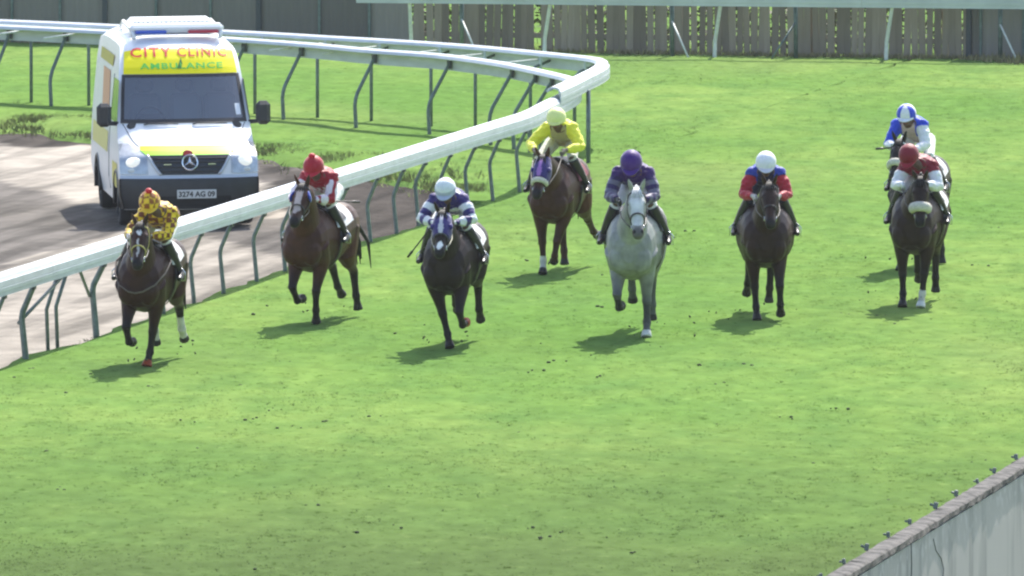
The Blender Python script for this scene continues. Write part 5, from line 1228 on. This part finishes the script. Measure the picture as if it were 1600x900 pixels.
RUN = [
 # H1 left, gold check
 dict(at=(229, 574), hoof='lf', yaw=12.5, scale=1.0, label='dark bay horse with white star leading along the rail at far left',
      coat=(.036, .0125, .007), poll=(0.78, 0.12, 1.90), hyaw=6, hpitch=43, rf=((40, -38, -85), 0), lf=((-4, -2, 22), -9), rh=((36, -48, -16, -25), 0), lh=((10, -58, -18, -40), 2),
      sock_rh=.35, sock_lh=.45, hoof_lf=lin(160, 70, 40), marks=[(.10, .20, .035, (.7, .68, .66)), (.24, .50, .016, (.6, .55, .52))], bridle=mat('bridle_tan', (.45, .38, .10), .5), breast=mat('strap_brown', (.13, .10, .095), .6), hands=hn(.44, 1.72), feet=ft(),
      j=dict(label='jockey in gold and brown checked silks with a red bobble on the cap', silks=silk_gold, cap=lambda V, f, y, u: checks(V, lin(240, 196, 44), lin(150, 84, 26), 15), capcol=lin(225, 180, 40), pom=lin(200, 20, 30), side=.17, hy=-.06, hyaw=4, gloves=(.6, .55, .5), up=.0)),
 # H2 red
 dict(at=(494, 506), hoof='lf', yaw=18.5, scale=1.0, label='bay horse with broad pale blaze and blue blinkers beside the inner rail',
      coat=BAY, poll=(0.80, 0.16, 1.92), hyaw=2, hpitch=41, rf=(FOLD, -2), lf=((16, -16, -20), -6), rh=((26, -58, -30, -50), -3), lh=((14, -52, -4, -14), 4),
      marks=[(.08, .47, .042, (.50, .40, .37))], cups=lin(40, 70, 170), cloth=(.75, .73, .74), hands=hn(.42, 1.72), feet=ft(),
      j=dict(label='jockey in red and white silks and red cap beside the inner rail', silks=silk_red, cap=capsolid(lin(172, 16, 38)), capcol=lin(190, 24, 48), pom=lin(206, 22, 50), side=.10, gloves=(.05, .04, .04), up=.0)),
 # H3 purple and white
 dict(at=(703, 545), hoof='rf', yaw=11, scale=1.0, label='near black horse with purple hood and white snip, second along from the grey',
      coat=DARK, poll=(0.82, 0.08, 1.88), hyaw=4, hpitch=45, rf=((-2, 0, 22), -13), lf=(FOLD, 2), rh=((20, -56, -40, -60), 3), lh=((16, -62, -8, -36), 0),
      hood=(DPUR, (.55, .52, .58)), marks=[(.43, .56, .035, (.8, .78, .76))], boot_rf=(.01, .01, .011), hoof_lf=lin(170, 80, 60), browband=M_wht_cloth, hands=hn(.44, 1.70), feet=ft(), rein_mat=mat('rein_pale', (.34, .33, .25), .6),
      j=dict(label='jockey with white cap and purple and white hooped sleeves holding a whip low', elb=1.0, silks=silk_purplehoop, cap=lambda V, f, y, u: np.where((u > .06)[:, None], np.array((.72, .76, .78)), np.array((.42, .46, .58))), capcol=(.42, .46, .58), gloves=(.7, .7, .72), up=-.02, fwd=.02)),
 # H4 yellow
 dict(at=(848, 429), hoof='rf', yaw=11, scale=1.0, label='reddish bay horse with purple blinker hood and white noseband by the rail nose',
      coat=CHEST, poll=(0.84, 0.02, 1.73), hyaw=-4, hpitch=47, rf=((-4, -2, 24), -2), lf=((18, -30, -60), -13), rh=((30, -34, 0, 10), -4), lh=((-8, -58, -50, -70), 6),
      hood=(DPUR, lin(160, 110, 180)), noseband=(M_fleece, .030), sock_rf=.75, cloth=(.22, .05, .07), hands=hn(.38, 1.77, .20), feet=ft(-.2, 1.2, .41), points=(.05, .02, .012),
      j=dict(label='jockey in bright yellow silks and pale yellow cap sitting more upright', silks=silk_yellow, cap=capsolid(lin(232, 236, 150)), capcol=lin(226, 228, 140), up=.07, fwd=-.06, side=.06, hy=0.0, hpitch=14, elb=.8, gloves=(.2, .15, .12), breeches=(.6, .58, .5))),
 # H5 grey
 dict(at=(1010, 528), hoof='lf', yaw=5.5, scale=1.06, label='dappled grey horse in the middle of the field',
      coat=(.30, .30, .275), grey=1, poll=(0.84, 0.12, 1.92), hyaw=8, hpitch=47, rf=((44, -46, -90), -1), lf=((-2, -2, 24), 0), rh=((40, -62, -20, -30), 0), lh=((20, -42, -10, -10), -1),
      points=(.10, .10, .105), muzzle=(.13, .12, .12), hoof_lf=(.75, .74, .70), hoof_rf=(.03, .03, .03), boot_rf=(.03, .03, .032), boot_lf=(.07, .07, .075), hair=(.60, .60, .60), marks=[(.0, .50, .075, (.60, .60, .59))], cloth=(.1, .1, .1), hands=hn(.44, 1.75, .14), feet=ft(-.16, 1.20), mane=.7,
      j=dict(label='jockey in purple silks and plain purple cap on the grey', silks=hoops(lin(104, 100, 122), lin(46, 28, 84), lin(56, 22, 96), .055), cap=capsolid(PUR), capcol=lin(66, 24, 120), up=.06, gloves=(.03, .03, .03), hpitch=34)),
 # H6 red and blue
 dict(at=(1183, 502), hoof='rf', yaw=-1, scale=1.0, label='plain dark brown horse running straight ahead, right of the grey',
      coat=(.029, .0118, .007), poll=(0.84, 0.03, 1.89), hyaw=2, hpitch=47, rf=((-4, -2, 22), -4), lf=((22, -18, -40), 2), rh=((12, -60, -24, -40), 4), lh=((30, -52, -10, -10), -3),
      cloth=(.7, .7, .7), hands=hn(.42, 1.70, .15), feet=ft(-.14, 1.20), boot_rf=(.012, .012, .014), boot_lf=(.012, .012, .014), girth=1.1,
      j=dict(label='jockey with white cap, red sleeves and blue shoulders', silks=silk_redblue, cap=capsolid((.80, .80, .84)), capcol=(.62, .60, .68), gloves=(.55, .5, .48), breeches=(.05, .05, .07), hpitch=26)),
 # H7 red cap, white sleeves
 dict(at=(1410, 481), hoof='rf', yaw=8, scale=1.0, label='dark brown horse with big white sheepskin noseband, front one of the right hand pair',
      coat=(.030, .015, .0102), poll=(0.86, 0.18, 1.84), hyaw=6, hpitch=62, rf=((2, 0, 26), -1), lf=((10, 4, 20), -5), rh=((20, -58, -20, -40), 1), lh=((30, -44, -4, -10), -1),
      noseband=(M_fleece, .052), hoof_lf=(.7, .69, .64), sock_lf=.8, cloth=(.75, .75, .75), hands=hn(.42, 1.71, .14, .02), feet=ft(-.16, 1.18, .39),
      j=dict(label='jockey in dark red with white sleeves and red cap, front of the right hand pair', silks=silk_redwhite, cap=capsolid(lin(128, 14, 34)), capcol=lin(150, 20, 40), gloves=(.7, .7, .7), side=.04, hy=-.10, hyaw=-8, hpitch=40, up=-.05)),
 # H8 blue and white
 dict(at=(1406, 424), hoof='rf', yaw=11, scale=1.0, label='dark horse with pale fleecy noseband half hidden behind the sheepskin nosed one',
      coat=(.018, .012, .010), poll=(0.86, -0.03, 1.88), hyaw=0, hpitch=43, rf=((10, 0, 24), -1), lf=((24, -20, -50), 1), rh=((26, -36, 0, 8), 0), lh=((20, -36, -6, 0), 2),
      noseband=(M_fleece, .042), browband=M_wht_cloth, cloth=(.7, .7, .7), hands=[(.46, -.20, 1.78), (.46, .06, 1.74)], feet=ft(-.16, 1.18, .39),
      j=dict(label='jockey in blue silks with quartered blue and white cap at the back right', silks=silk_bluewhite, cap=cap_quarter, capcol=(.72, .74, .80), gloves=(.04, .05, .04), up=.08, hpitch=16, side=-.07)),
]
ARM = {}
for k, sp in enumerate(RUN):
    root, fr = make_horse(sp); jr, J = jockey(sp, sp['j'])
    u, v = sp['at']; g = ground(u, v)
    phi = R(sp['yaw'])+math.atan2(g.x, g.y); th = -math.pi/2-phi; s = sp['scale']
    tip = R((3.0, 2.0, 4.0, 2.5, 4.0, 2.0, 3.0, 1.5)[k])       # each is caught at its own point of the stride
    rot = Matrix.Rotation(th, 3, 'Z') @ Matrix.Rotation(tip, 3, 'Y')
    low = min((rot @ p).z for pts in fr['legs'].values() for p in pts[-1:])-.012
    h = fr['legs'][sp['hoof']][-1]*s; w = rot @ h
    T = Vector((g.x-w.x, g.y-w.y, 0)); T.z = -low*s
    for o in (root, jr):
        o.location = T; o.rotation_euler = (0, tip, th); o.scale = (s, s, s)
    ARM[k] = (T, rot, s, J)
# whips, each held in a hand
def whip(k, side, d, label, ln=.62):
    T, rot, s, J = ARM[k]; q = J[side]; p = T+rot @ ((q['wr']*.45+q['h']*.55)*s); d = (rot @ Vector(d)).normalized()
    mb = MB(); pts = [-d*.10, d*.02, d*.2, d*(ln-.12), d*(ln-.1), d*ln]; mb.tube(pts, [.013, .012, .010, .009, .017, .015], 8)
    o = mb.build('whip', M_leather, None, True); o.location = p; tag(o, label, 'whip', 'whips held by the jockeys')
whip(1, 1, (-.80, .62, -.10), 'black whip pointing back past the red jockey', .74)
whip(2, -1, (-.35, -.62, -.75), 'black whip hanging below the hooped sleeve of the white capped jockey', .62)
whip(7, -1, (.2, -1., -.08), 'dark whip held out level by the jockey in blue', .24)

# bits of turf thrown up by the hooves
def thrown():
    mb = MB()
    for k, sp in enumerate(RUN):
        g = ground(*sp['at'])
        for _ in range(9):
            r = random.uniform(.006, .017); q = g+Vector((random.gauss(0.05, .35), random.uniform(-.3, 1.9), 0)); q.z = abs(random.gauss(.0, .12))+r*.5
            mb.ball(q, (r*random.uniform(1, 1.7), r, r*.8), 6, 4, Matrix.Rotation(random.uniform(0, 3), 3, 'Y'))
    tag(mb.build('thrown_turf', mat('thrown_turf', (.05, .06, .022), .95, noise=.4, nscale=9), smooth=True), 'small bits of turf thrown up around the galloping hooves', 'turf clods', kind='stuff')
thrown()

# ================================================================ AIR: thin summer haze over the course
def haze():
    m = bpy.data.materials.new('haze'); m.use_nodes = True; nt = m.node_tree; nt.nodes.clear()
    out = node(nt, 'ShaderNodeOutputMaterial'); v = node(nt, 'ShaderNodeVolumePrincipled'); v.inputs['Color'].default_value = (.93, .95, .97, 1); v.inputs['Density'].default_value = .00012; v.inputs['Anisotropy'].default_value = .0
    nt.links.new(v.outputs[0], out.inputs['Volume']); mb = MB(); mb.box((0, 1250, 6.0), (5400, 2700, 15.2)); tag(mb.build('haze', m), kind='stuff')
haze()
